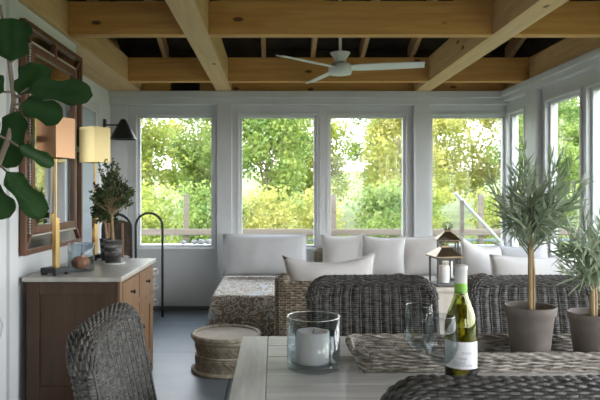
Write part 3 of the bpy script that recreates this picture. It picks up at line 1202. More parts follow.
box(bm, W, W + 0.012, dy - 0.055, dy, 0.0, DZ - 0.027, 0.002)
box(bm, W, W + 0.012, -0.018, 0.018, DZ - 0.205, DZ - 0.045, 0.002)
box(bm, W, W + 0.012, -0.018, 0.018, 0.11, DZ - 0.235, 0.002)
for za, zb in ((DZ - 0.045, DZ - 0.027), (DZ - 0.235, DZ - 0.205), (0.07, 0.11)):
    box(bm, W, W + 0.012, -dy + 0.055, dy - 0.055, za, zb, 0.002)
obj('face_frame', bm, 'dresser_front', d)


def knob(parent, x, y, z):
    bm = bmesh.new()
    lathe(bm, [(0.0, 0.0), (0.011, 0.0), (0.006, 0.004), (0.005, 0.012), (0.012, 0.018), (0.013, 0.023), (0.009, 0.028), (0, 0.029)], seg=16)
    bmesh.ops.transform(bm, matrix=Matrix.Translation((x, y, z)) @ Matrix.Rotation(PI / 2, 4, 'Y'), verts=bm.verts)
    obj('knob', bm, 'bronze', parent, smooth=True)


for s in (-1, 1):
    ya, yb = sorted((s * 0.020, s * (dy - 0.057)))
    bm = bmesh.new()
    box(bm, W, W + 0.016, ya, yb, DZ - 0.203, DZ - 0.047, 0.004)
    o = obj('drawer', bm, 'dresser_front', d)
    knob(o, W + 0.016, (ya + yb) / 2, DZ - 0.125)
    bm = bmesh.new()
    st = 0.06
    z0, z1 = 0.113, DZ - 0.238
    box(bm, W, W + 0.016, ya, ya + st, z0, z1, 0.003)
    box(bm, W, W + 0.016, yb - st, yb, z0, z1, 0.003)
    box(bm, W, W + 0.016, ya + st, yb - st, z0, z0 + st, 0.003)
    box(bm, W, W + 0.016, ya + st, yb - st, z1 - st, z1, 0.003)
    box(bm, W, W + 0.007, ya + st, yb - st, z0 + st, z1 - st)
    o = obj('door', bm, 'dresser_front', d)
    knob(o, W + 0.016, (ya + 0.03 if s > 0 else yb - 0.03), 0.40)


# ------------------------------------------------------------------ brass lamps
def brass_lamp(label, x, y, rot, ztop, zbot, right_mat):
    t = thing('candlestick_lamp', label, 'lamp', (x, y, DZ), rot, group='brass candlestick lamps on the chest')
    zt, zb = ztop - DZ, zbot - DZ
    bm = bmesh.new()
    box(bm, -0.060, 0.060, -0.060, 0.060, 0.012, 0.042, 0.004)
    for sx in (-1, 1):
        for sy in (-1, 1):
            box(bm, sx * 0.045 - 0.012, sx * 0.045 + 0.012, sy * 0.045 - 0.012, sy * 0.045 + 0.012, 0.0, 0.0119)
    obj('base', bm, 'black_box', t)
    bm = bmesh.new()
    box(bm, -0.015, 0.015, -0.015, 0.015, 0.042, 0.33, 0.002)
    obj('column', bm, 'brass', t)
    bm = bmesh.new()
    tube(bm, [(0, 0, 0.33), (0, 0, zb + 0.08)], 0.0055, 10)
    for a in (0, 1):
        p, q = ((-0.072, 0, zb + 0.078), (0.072, 0, zb + 0.078)) if a == 0 else ((0, -0.072, zb + 0.078), (0, 0.072, zb + 0.078))
        tube(bm, [p, q], 0.002, 6)
    obj('rod', bm, 'brass', t)
    bm = bmesh.new()
    s, th = 0.075, 0.002
    box(bm, -s, s, -s, -s + th, zb, zt)
    box(bm, -s, s, s - th, s, zb, zt)
    box(bm, -s, -s + th, -s + th, s - th, zb, zt)
    box(bm, s - th, s, -s + th, s - th, zb, zt)
    obj('shade', bm, right_mat, t)
    bm = bmesh.new()
    lathe(bm, [(0, zb + 0.08), (0.010, zb + 0.081), (0.012, zb + 0.10), (0.024, zb + 0.135), (0.018, zb + 0.165), (0, zb + 0.172)], seg=16)
    obj('bulb', bm, 'saucer', t, smooth=True)
    return t


brass_lamp('brass lamp with square shade nearer the fig plant, in front of mirror', -1.272, 3.50, math.radians(-25), 1.706, 1.473, 'shade_rosy')
brass_lamp('brass lamp with square shade behind the potted myrtles, by the corner', -1.272, 4.26, math.radians(-31), 1.735, 1.485, 'shade_brass')

# jar with gourd
jar = thing('glass_jar', 'clear glass cylinder jar enclosing a russet gourd on the chest', 'jar', (-1.175, 3.66, DZ))
bm = bmesh.new()
lathe(bm, [(0, 0), (0.076, 0), (0.079, 0.004), (0.080, 0.165), (0.0785, 0.1665), (0.077, 0.165), (0.0765, 0.010), (0, 0.009)], seg=48)
obj('glass_body', bm, 'glass', jar, smooth=True)
bm = bmesh.new()
tube(bm, [(0.0785 * math.cos(2 * PI * q / 48), 0.0785 * math.sin(2 * PI * q / 48), 0.166) for q in range(48)], 0.0018, 5, closed=True)
obj('rim', bm, 'glass_rim', jar, smooth=True)
go = thing('gourd', 'small russet ribbed gourd inside the glass jar', 'gourd', (-1.178, 3.66, DZ + 0.0095))
bm = bmesh.new()
seg = 60
rings = []
for i in range(15):
    a = PI * i / 14
    row = []
    for k in range(seg):
        th = 2 * PI * k / seg
        r = 0.052 * math.sin(a) ** 0.85 * (1 + 0.06 * abs(math.sin(5 * th)))
        row.append((r * math.cos(th), r * math.sin(th), 0.041 - 0.041 * math.cos(a) - (0.008 if i == 14 else 0)))
    rings.append([bm.verts.new(p) for p in row])
for A, B in zip(rings, rings[1:]):
    for k in range(seg):
        bm.faces.new((A[k], A[(k + 1) % seg], B[(k + 1) % seg], B[k]))
bmesh.ops.remove_doubles(bm, verts=bm.verts, dist=0.0004)
obj('gourd_body', bm, 'gourd', go, smooth=True)
bm = bmesh.new()
tube(bm, [(0, 0, 0.072), (0.002, 0, 0.086), (0.008, 0.003, 0.098)], [0.007, 0.005, 0.004], 7)
obj('stalk', bm, 'stem', go)


# ------------------------------------------------------------------ myrtle pots
def myrtle(label, x, y, pr, H, stem_top, blobs, seed, saucer=True):
    random.seed(seed)
    t = thing('potted_myrtle', label, 'plant', (x, y, DZ), group='potted myrtles on the chest')
    if saucer:
        bm = bmesh.new()
        lathe(bm, [(0, 0), (pr * 0.95, 0), (pr * 1.25, 0.010), (pr * 1.2, 0.011), (pr * 0.95, 0.004), (0, 0.004)], seg=32)
        obj('saucer', bm, 'saucer', t, smooth=True)
    sub = bpy.data.objects
    bm = bmesh.new()
    z0 = 0.0045
    lathe(bm, [(0, z0), (pr * 0.74, z0), (pr * 0.97, H * 0.95), (pr, H), (pr * 0.9, H), (pr * 0.86, H * 0.9), (0, H * 0.9)], seg=36)
    obj('pot', bm, 'pot_dark', t, smooth=True)
    bm = bmesh.new()
    lathe(bm, [(0, H * 0.92), (pr * 0.85, H * 0.91)], seg=20)
    obj('soil', bm, 'soil', t)
    bm = bmesh.new()
    lx = blobs[0][0] * 0.4
    tube(bm, [(0, 0, H * 0.9), (lx * 0.3, 0, stem_top * 0.6), (lx, 0, stem_top)], [0.010, 0.009, 0.007], 8)
    lv = bmesh.new()
    for (a, b_, c, r, cnt) in blobs:
        for q in range(cnt):
            e = V((a, b_, c)) + rnd_dir() * r * random.uniform(0.3, 1) ** 0.6
            st = V((lx, 0, stem_top + random.uniform(-.02, .05)))
            mid = st.lerp(e, 0.6)
            tube(bm, [st, mid, e], [0.003, 0.002, 0.001], 4)
            for w in range(13):
                p = mid.lerp(e, random.uniform(0.2, 1.05)) + rnd_dir() * 0.006
                add_leaf(lv, p, (e - mid).normalized() * 0.6 + rnd_dir(), rnd_dir() + V((0, 0, 1)), random.uniform(0.018, 0.03), random.uniform(0.010, 0.015), seg=3, fold=0.2)
    obj('stem', bm, 'stem', t)
    obj('foliage', lv, 'myrtle', t)
    return t


myrtle('potted myrtle with spreading crown, in front on a white saucer', -1.078, 4.02, 0.066, 0.165, 0.34,
       [(-0.02, 0, 0.52, 0.11, 60), (0.06, 0, 0.47, 0.10, 44), (-0.08, 0, 0.46, 0.08, 30), (-0.03, 0, 0.63, 0.07, 22)], 31)
myrtle('potted myrtle half hidden behind the front one, beside the rear brass lamp', -1.165, 4.20, 0.056, 0.155, 0.27,
       [(-0.04, -0.03, 0.34, 0.075, 44), (-0.02, -0.03, 0.44, 0.075, 34), (0.03, 0.02, 0.31, 0.06, 18)], 32, saucer=False)
random.seed(5)

# ---------------------------------------------------------------------- mirror
MY0, MY1, MZ0, MZ1 = 3.37, 4.385, 0.915, 2.255
mr = thing('wall_mirror', 'large brown framed mirror with mirrored border hung above the chest', 'mirror', (XLN + 0.0185, (MY0 + MY1) / 2, MZ0))
hw, hh = (MY1 - MY0) / 2, MZ1 - MZ0
FX = 0.034


def frame(bm, x0, x1, inset, width, bev=0.004):
    a, b2 = -hw + inset, hw - inset
    z0, z1 = inset, hh - inset
    box(bm, x0, x1, a, a + width, z0, z1, bev)
    box(bm, x0, x1, b2 - width, b2, z0, z1, bev)
    box(bm, x0, x1, a + width, b2 - width, z0, z0 + width, bev)
    box(bm, x0, x1, a + width, b2 - width, z1 - width, z1, bev)


bm = bmesh.new()
frame(bm, 0.0, FX, 0.0, 0.030)
obj('outer_frame', bm, 'walnut', mr)
bm = bmesh.new()
frame(bm, 0.0, FX * 0.8, 0.115, 0.045)
obj('inner_frame', bm, 'walnut', mr)
bm = bmesh.new()
frame(bm, 0.001, 0.012, 0.030, 0.085, 0.0)
o = obj('border_mirror', bm, 'mirror_old', mr)
for ya, yb, za, zb in ((-0.018, 0.018, 0.030, 0.115), (-0.018, 0.018, hh - 0.115, hh - 0.03), (-hw + 0.03, -hw + 0.115, hh / 2 - 0.018, hh / 2 + 0.018), (hw - 0.115, hw - 0.03, hh / 2 - 0.018, hh / 2 + 0.018)):
    bm = bmesh.new()
    box(bm, 0.012, FX * 0.8, ya, yb, za, zb, 0.003)
    obj('border_block', bm, 'walnut', mr)
for sy in (-1, 1):
    for zc in (0.0725, hh - 0.0725):
        mt = Matrix.Translation((0.018, sy * (hw - 0.0725), zc)) @ Matrix.Rotation((PI / 4) * sy * (1 if zc < 0.5 else -1), 4, 'X')
        bm = bmesh.new()
        box(bm, -0.006, 0.008, -0.010, 0.010, -0.055, 0.055, 0.002, mtx=mt)
        obj('mitre_strip', bm, 'walnut', mr)
bm = bmesh.new()
box(bm, 0.001, 0.010, -hw + 0.16, hw - 0.16, 0.16, hh - 0.16)
obj('mirror_glass', bm, 'mirror', mr)
bm = bmesh.new()
pts = []
ins = 0.105
for sy in (-1, 1):
    nbd = 70
    for i in range(nbd):
        pts.append((sy * (hw - ins), ins + (hh - 2 * ins) * i / (nbd - 1)))
for zc in (ins, hh - ins):
    for i in range(1, 45):
        pts.append((-hw + ins + (2 * hw - 2 * ins) * i / 45, zc))
for y, z in pts:
    b2 = bmesh.new()
    bmesh.ops.create_icosphere(b2, subdivisions=1, radius=0.0085, matrix=Matrix.Translation((0.018, y, z)))
    merge(bm, b2)
o = obj('beading', bm, 'bead', mr, smooth=True)
o['label'] = 'silvered bead moulding'

# --------------------------------------------------------------- wall sconce
sc = thing('wall_sconce', 'black cone wall sconce on a short arm by the left corner', 'lamp', (XL, 6.21, 1.974))
bm = bmesh.new()
box(bm, 0.0008, 0.02, -0.035, 0.035, -0.065, 0.06, 0.006)
obj('back_plate', bm, 'iron', sc)
bm = bmesh.new()
tube(bm, [(0.02, 0, 0.0), (0.195, 0, 0.0)], 0.008, 10)
obj('arm', bm, 'iron', sc)
bm = bmesh.new()
lathe(bm, [(0, 0.062), (0.022, 0.06), (0.03, 0.052), (0.135, -0.143), (0.137, -0.148), (0.131, -0.147), (0.024, 0.045), (0, 0.05)], c=(0.20, 0, 0), seg=40)
obj('cone_shade', bm, 'iron', sc, smooth=False)

# ------------------------------------------------------------ ceiling fan
FXc, FYc, FZ = 0.565, 5.12, 2.335
fn = thing('ceiling_fan', 'white three-blade ceiling fan hanging from the rafters', 'fan', (FXc, FYc, FZ))
bm = bmesh.new()
lathe(bm, [(0, -0.06), (0.055, -0.06), (0.092, -0.052), (0.1, -0.035), (0.1, 0.02), (0.085, 0.035), (0.05, 0.045), (0, 0.045)], seg=40)
obj('motor_housing', bm, 'fan', fn, smooth=True)
bm = bmesh.new()
lathe(bm, [(0, 0.045), (0.045, 0.046), (0.05, 0.075), (0.085, 0.125), (0.086, 0.13), (0, 0.132)], seg=32)
obj('coupling_cover', bm, 'fan', fn, smooth=True)
bm = bmesh.new()
rt = roof_z(FYc) - FZ
tube(bm, [(0, 0, 0.13), (0, 0, rt)], 0.013, 10)
obj('down_rod', bm, 'fan', fn)
for ang in (-12, 108, 222):
    bm = bmesh.new()
    prof = [(0.09, 0.045), (0.16, 0.058), (0.35, 0.062), (0.60, 0.056), (0.695, 0.052), (0.70, 0.048)]
    up, dn = [], []
    for r, w in prof:
        for lst, dz in ((up, 0.004), (dn, -0.004)):
            lst.append((bm.verts.new((r, -w, dz)), bm.verts.new((r, w, dz))))
    for i in range(len(prof) - 1):
        bm.faces.new((up[i][0], up[i + 1][0], up[i + 1][1], up[i][1]))
        bm.faces.new((dn[i][0], dn[i][1], dn[i + 1][1], dn[i + 1][0]))
        bm.faces.new((up[i][0], dn[i][0], dn[i + 1][0], up[i + 1][0]))
        bm.faces.new((up[i][1], up[i + 1][1], dn[i + 1][1], dn[i][1]))
    for i in (0, -1):
        bm.faces.new((up[i][0], up[i][1], dn[i][1], dn[i][0]))
    mt = Matrix.Rotation(math.radians(ang), 4, 'Z') @ Matrix.Rotation(math.radians(-13), 4, 'X')
    bmesh.ops.transform(bm, matrix=mt, verts=bm.verts)
    obj('blade', bm, 'fan', fn)

# -------------------------------------------------- firewood rack by the corner
rk = thing('firewood_rack', 'black metal firewood rack with two arched hoops behind the chest', 'rack', (-1.385, 5.95, 0), 0)
HA, HB = V((-0.12, -0.20, 0)), V((0.105, 0.20, 0))      # centres of the near and far hoops
for hc in (HA, HB):
    bm = bmesh.new()
    hw2, top = 0.137, 1.065
    pts = [hc + V((-hw2, 0, 0.0))]
    pts += [hc + V((-hw2, 0, z)) for z in (0.3, 0.6, top - hw2)]
    for i in range(1, 12):
        a = PI - PI * i / 12
        pts.append(hc + V((hw2 * math.cos(a), 0, top - hw2 + hw2 * math.sin(a))))
    pts += [hc + V((hw2, 0, z)) for z in (top - hw2, 0.6, 0.3, 0.0)]
    tube(bm, pts, 0.0125, 10)
    obj('hoop', bm, 'iron', rk)
for s in (-1, 1):
    bm = bmesh.new()
    tube(bm, [HA + V((s * 0.137, 0, 0.10)), HB + V((s * 0.137, 0, 0.10))], 0.010, 8)
    obj('base_rail', bm, 'iron', rk)
for cc in (0.25, 0.75):
    bm = bmesh.new()
    p = HA.lerp(HB, cc)
    tube(bm, [p + V((-0.137, 0, 0.10)), p + V((0.137, 0, 0.10))], 0.008, 8)
    obj('cross_rail', bm, 'iron', rk)
ax = (HB - HA).normalized()
lz = [(-0.080, 0.17), (0.0, 0.165), (0.080, 0.17), (-0.045, 0.245), (0.045, 0.25), (-0.080, 0.325), (0.0, 0.325), (0.080, 0.33), (-0.045, 0.405), (0.048, 0.405), (0.08, 0.48), (0.0, 0.48)]
where = ['in the bottom layer', 'in the bottom layer', 'in the bottom layer', 'in the second layer', 'in the second layer', 'in the third layer', 'in the third layer',
         'in the third layer', 'in the fourth layer', 'in the fourth layer', 'on top of the stack', 'on top of the stack']
for i, (lx, z) in enumerate(lz):
    r = 0.040
    c = V((-1.385, 5.95, 0)) + V((lx, 0, z - 0.012))
    bm = bmesh.new()
    p, q = c - ax * 0.21, c + ax * 0.20
    n0 = [p.lerp(q, tt / 5) + V((noise.noise(V((i, tt, 0))), 0, noise.noise(V((i, tt, 5))))) * 0.003 for tt in range(6)]
    tube(bm, n0, r - 0.002, 12)
    for f in bm.faces:
        if len(f.verts) > 4:
            f.material_index = 1
    base = n0[0].copy()
    bmesh.ops.translate(bm, verts=bm.verts, vec=-c)
    o = obj('birch_log', bm, ['birch', 'logend'], None, smooth=False, loc=c)
    tag(o, 'white-barked birch log stacked %s of the firewood rack' % where[i], 'log', 'birch logs in the firewood rack')

# leather carrier draped over the near hoop
lc = thing('leather_carrier', 'dark leather log carrier hanging from the arched rack', 'carrier', (-1.385, 5.95, 0), 0)
bm = bmesh.new()
cx0 = HA + V((0, -0.004, 0))
cols = []
for i in range(13):
    u = -1 + 2 * i / 12
    a = PI / 2 - u * 1.15
    xx = 0.075 * math.cos(a) + 0.06 * u
    zt = 0.985 + 0.05 * math.sin(a) - 0.02
    row = []
    for j in range(9):
        tt = j / 8
        row.append(V((cx0.x + xx + 0.02 * tt, cx0.y - 0.033 + 0.012 * math.sin(6 * u + 3 * tt) * tt, zt - 0.33 * tt)))
    cols.append(row)
fr_ = [[bm.verts.new(p) for p in r] for r in cols]
bk_ = [[bm.verts.new(p + V((0, 0.006, 0))) for p in r] for r in cols]
n1, n2 = len(cols), 9
for i in range(n1 - 1):
    for j in range(n2 - 1):
        bm.faces.new((fr_[i][j], fr_[i][j + 1], fr_[i + 1][j + 1], fr_[i + 1][j]))
        bm.faces.new((bk_[i][j], bk_[i + 1][j], bk_[i + 1][j + 1], bk_[i][j + 1]))
for i in range(n1 - 1):
    for j in (0, n2 - 1):
        bm.faces.new((fr_[i][j], fr_[i + 1][j], bk_[i + 1][j], bk_[i][j]))
for j in range(n2 - 1):
    for i in (0, n1 - 1):
        bm.faces.new((fr_[i][j], bk_[i][j], bk_[i][j + 1], fr_[i][j + 1]))
obj('sling', bm, 'leather', lc, smooth=True)
for xs in (0.07, -0.06):
    bm = bmesh.new()
    box(bm, cx0.x + xs - 0.012, cx0.x + xs + 0.012, cx0.y - 0.058, cx0.y - 0.051, 0.66, 0.985, 0.002)
    o = obj('strap', bm, 'tan_leather', lc)
    o['label'] = 'tan strap'

# ------------------------------------------------------------- woven stool
st = thing('woven_stool', 'low round woven rattan drum stool on the floor before the daybed', 'stool', (-0.345, 4.33, 0))
SH = 0.268


def stool_r(z):
    k = z / SH
    return 0.213 + 0.022 * abs(2 * k - 1) ** 2 + 0.006 * math.cos(k * 2 * PI * 3)


bm = bmesh.new()


def S4(u, v):
    z = 0.022 + (SH - 0.07) * v
    r = stool_r(z)
    a = 2 * PI * (u + v * 0.16)
    n = V((math.cos(a), math.sin(a), 0))
    return n * r + V((0, 0, z)), n


weave(bm, S4, 70, 20, 0.0050, 0.0040, 0.0026, sr=0.003, sub=2, gap_mi=1)
obj('woven_side', bm, ['stool', 'wick_core'], st)
bm = bmesh.new()
for z, rr, n in ((0.014, 0.014, 0.0), (SH - 0.014, 0.017, 0.0), (SH - 0.040, 0.015, 0.0), (SH * 0.45, 0.008, 0.004)):
    R0 = stool_r(z) + (0.004 if n == 0 else n)
    pts = []
    for i in range(96):
        a = 2 * PI * i / 96
        wob = 1 + 0.006 * math.sin(i * 2.1)
        pts.append((R0 * wob * math.cos(a), R0 * wob * math.sin(a), z))
    tube(bm, pts, rr, 8, closed=True)
obj('rim', bm, 'stool', st, smooth=True)
bm = bmesh.new()
lathe(bm, [(0.226, SH - 0.012), (0.205, SH - 0.014), (0.18, SH - 0.022), (0.1, SH - 0.026), (0, SH - 0.027)], seg=48)
o = obj('seat_top', bm, 'stool_top', st, smooth=True)

# ------------------------------------------------------------------ daybed
DBX0, DBX1, DBY0, DBY1 = -0.50, 0.33, 5.0, 6.34
db = thing('daybed', 'low upholstered daybed against the window wall', 'daybed', ((DBX0 + DBX1) / 2, (DBY0 + DBY1) / 2, 0))
w2, l2 = (DBX1 - DBX0) / 2, (DBY1 - DBY0) / 2
bm = bmesh.new()
box(bm, -w2, w2, -l2, l2, 0.08, 0.24, 0.01)
obj('base', bm, 'sidetable', db)
for sx in (-1, 1):
    for sy in (-1, 1):
        bm = bmesh.new()
        box(bm, sx * (w2 - 0.05) - 0.03, sx * (w2 - 0.05) + 0.03, sy * (l2 - 0.05) - 0.03, sy * (l2 - 0.05) + 0.03, 0, 0.079)
        obj('foot', bm, 'sidetable', db)
bm = bmesh.new()
box(bm, -w2, w2, -l2, l2, 0.241, 0.405, 0.03)
obj('mattress', bm, 'cushion', db)
# bedspread draped over it
bs = bmesh.new()
nx, ny = 44, 60
rows = []
ovx, ovy = 0.36, 0.37


def drape(sx, sy):
    """unfolded cloth coordinate -> draped position"""
    x, y = max(-w2 - 0.006, min(w2 + 0.006, sx)), max(-l2 - 0.006, sy)
    ex, ey = sx - x, sy - y
    z = 0.412 + 0.004 * noise.noise(V((sx * 6, sy * 6, 1)))
    drop = math.hypot(ex, ey)
    if drop > 0:
        dd = V((ex, ey, 0)).normalized()
        fold = 0.012 * math.sin((sx - sy) * 24) * min(1, drop / 0.2)
        out = 0.012 + 0.12 * drop + fold * 0.8
        k = min(1, drop / 0.03)
        return V((x + dd.x * out * k, y + dd.y * out * k, max(0.035, z - max(0, drop - 0.012))))
    return V((x, y, z))


for i in range(nx + 1):
    sx = -w2 - ovx + (2 * w2 + 2 * ovx) * i / nx
    sx = min(sx, w2 + 0.0)
    rows.append([bs.verts.new(drape(sx, -l2 - ovy + (2 * l2 + ovy - 0.02) * j / ny)) for j in range(ny + 1)])
for i in range(nx):
    for j in range(ny):
        bs.faces.new((rows[i][j], rows[i + 1][j], rows[i + 1][j + 1], rows[i][j + 1]))
bmesh.ops.remove_doubles(bs, verts=bs.verts, dist=0.0005)
bmesh.ops.solidify(bs, geom=list(bs.faces), thickness=-0.004)
o = obj('printed_bedspread', bs, 'print', None, smooth=True, loc=db.location)
tag(o, 'brown and white block-printed cotton bedspread draped over the daybed', 'bedspread')


def cushion_thing(name, label, cat, W, H, T, loc, rot, mat, seed, pinch=0.06, sag=0.0, group=None):
    t = thing(name, label, cat, loc, 0, group)
    t.rotation_euler = rot
    obj('cover', pillow(W, H, T, seed, pinch, sag), mat, t, smooth=True)
    obj('seam_piping', pillow_seam(W, H, pinch, sag), mat, t, smooth=True)
    return t


cushion_thing('bed_cushion', 'big plain white cushion at the back of the printed daybed', 'cushion', 0.86, 0.425, 0.20, (-0.095, 6.08, 0.429), (-0.13, 0, 0), 'linen_blue', 1, pinch=0.015)

# ------------------------------------------------------------- window sofa
SX0, SX1 = 0.42, 2.36
sf = thing('wicker_sofa', 'brown wicker sofa along the far windows, lined with pillows', 'sofa', ((SX0 + SX1) / 2, 5.98, 0))
hwid = (SX1 - SX0) / 2
bm = bmesh.new()
Sb = slab(hwid, 0.04, 0.0, 0.62, 0.06, edge=0.04)
weave(bm, Sb, 90, 34, 0.004, 0.0085, 0.004, sr=0.005, sub=2, gap_mi=1)
obj('backrest', bm, ['wick_brown', 'wick_core'], sf, loc=(0, 0.34, 0.08))
bm = bmesh.new()


def S5(u, v):
    p, n = rrect(u, hwid - 0.02, 0.32, 0.04)
    return V((p.x, p.y, 0.06 + 0.22 * v)), V((n.x, n.y, 0))


weave(bm, S5, 110, 12, 0.004, 0.0085, 0.004, sr=0.005, sub=2, gap_mi=1)
obj('seat_base', bm, ['wick_brown', 'wick_core'], sf, loc=(0, -0.04, 0))
for q in range(3):
    bm = bmesh.new()
    a = -hwid + 0.03 + q * (2 * hwid - 0.06) / 3
    box(bm, a + 0.004, a + (2 * hwid - 0.06) / 3 - 0.004, -0.36, 0.285, 0.29, 0.41, 0.03)
    obj('seat_cushion', bm, 'cushion', sf)
for sx in (-1, 1):
    for sy in (-0.32, 0.24):
        bm = bmesh.new()
        box(bm, sx * (hwid - 0.06) - 0.025, sx * (hwid - 0.06) + 0.025, sy - 0.025, sy + 0.025, 0, 0.07)
        obj('leg', bm, 'wick_brown', sf)

gp = 'white pillows lined up on the window sofa'
cushion_thing('throw_pillow', 'leftmost white pillow on the window sofa, next to the daybed cushion', 'pillow', 0.44, 0.44, 0.16, (0.70, 6.06, 0.415), (-0.17, 0, 0.05), 'linen', 2, pinch=0.09, group=gp)
cushion_thing('throw_pillow', 'middle white pillow of the three lined up on the sofa', 'pillow', 0.44, 0.43, 0.16, (1.09, 5.99, 0.415), (-0.16, 0.04, -0.05), 'linen', 3, pinch=0.09, group=gp)
cushion_thing('throw_pillow', 'white pillow on the window sofa just left of the brass lanterns', 'pillow', 0.44, 0.43, 0.16, (1.49, 6.06, 0.415), (-0.17, -0.03, 0.04), 'linen_grey', 4, pinch=0.09, group=gp)


# --------------------------------------------------------- wicker armchairs
def armchair(label, x0, x1):
    t = thing('wicker_armchair', label, 'armchair', ((x0 + x1) / 2, 4.56, 0), 0, 'wicker armchairs turned to the windows')
    hw = (x1 - x0) / 2
    bm = bmesh.new()
    weave(bm, slab(hw - 0.045, 0.035, 0, 0.575, 0.06, edge=0.035), 50, 34, 0.004, 0.008, 0.004, sr=0.005, gap_mi=1)
    obj('backrest', bm, ['wick_brown', 'wick_core'], t, loc=(0, -0.315, 0.07))
    for s in (-1, 1):
        bm = bmesh.new()
        Sa = slab(0.345, 0.05, 0, 0.64, 0.06, edge=0.05)
        rm = Matrix.Rotation(PI / 2, 3, 'Z')
        
        def Sarm(u, v):
            p, n = (rm @ q for q in Sa(u, v))
            return V((p.x, p.y, p.z * (1 - 0.20 * (p.y + 0.345) / 0.69))), n
        weave(bm, Sarm, 44, 38, 0.004, 0.008, 0.004, sr=0.005, gap_mi=1)
        obj('arm', bm, ['wick_brown', 'wick_core'], t, loc=(s * (hw - 0.056), 0.0, 0.07))
    bm = bmesh.new()

    def S6(u, v):
        p, n = rrect(u, hw - 0.125, 0.29, 0.03)
        return V((p.x, p.y, 0.08 + 0.19 * v)), V((n.x, n.y, 0))
    weave(bm, S6, 50, 11, 0.004, 0.008, 0.004, sr=0.005, gap_mi=1)
    obj('seat_base', bm, ['wick_brown', 'wick_core'], t, loc=(0, 0.025, 0))
    bm = bmesh.new()
    box(bm, -hw + 0.122, hw - 0.122, -0.26, 0.325, 0.28, 0.41, 0.035)
    obj('seat_cushion', bm, 'cushion', t)
    for sx in (-1, 1):
        for sy in (-0.29, 0.29):
            bm = bmesh.new()
            box(bm, sx * (hw - 0.056) - 0.025, sx * (hw - 0.056) + 0.025, sy - 0.025, sy + 0.025, 0, 0.075)
            obj('leg', bm, 'wick_brown', t)
    return t


armchair('brown wicker armchair seen from behind, right of the printed daybed', 0.005, 0.95)
armchair('brown wicker armchair seen from behind, near the right-hand windows', 1.425, 2.36)
cushion_thing('lumbar_pillow', 'long white lumbar pillow leaning on the left wicker armchair back', 'pillow', 0.70, 0.40, 0.17, (0.425, 4.43, 0.42), (-0.10, -0.035, 0.03), 'linen', 6, pinch=0.09, sag=0.045)
cushion_thing('lumbar_pillow', 'long white lumbar pillow leaning on the right wicker armchair back', 'pillow', 0.66, 0.39, 0.17, (1.93, 4.43, 0.42), (-0.12, 0.02, -0.02), 'linen', 7, pinch=0.05, sag=0.01)
cushion_thing('throw_pillow', 'square white pillow tilted sideways, just right of the lanterns', 'pillow', 0.42, 0.50, 0.17, (1.63, 4.72, 0.42), (-0.14, 0.12, 0.30), 'linen', 8, pinch=0.13, sag=0.035)
cushion_thing('throw_pillow', 'cool white pillow half hidden behind the tall potted tree stem', 'pillow', 0.40, 0.50, 0.15, (2.03, 4.72, 0.42), (-0.14, -0.16, -0.2), 'linen_blue', 9, pinch=0.13, sag=0.03)

# ------------------------------------------------------ side table and lanterns
sd = thing('side_table', 'pale bleached wood side table between the two wicker armchairs', 'table', (1.195, 4.40, 0))
bm = bmesh.new()
box(bm, -0.205, 0.205, -0.25, 0.25, 0.585, 0.612, 0.004)
obj('top', bm, 'sidetable', sd)
bm = bmesh.new()
box(bm, -0.185, 0.185, -0.23, 0.23, 0.06, 0.584, 0.004)
for x in (-0.185, 0.15):
    box(bm, x, x + 0.035, -0.238, -0.23, 0.06, 0.584, 0.002)
obj('body', bm, 'sidetable', sd)
for sx in (-1, 1):
    for sy in (-1, 1):
        bm = bmesh.new()
        box(bm, sx * 0.16 - 0.02, sx * 0.16 + 0.02, sy * 0.2 - 0.02, sy * 0.2 + 0.02, 0, 0.0595)
        obj('foot', bm, 'sidetable', sd)


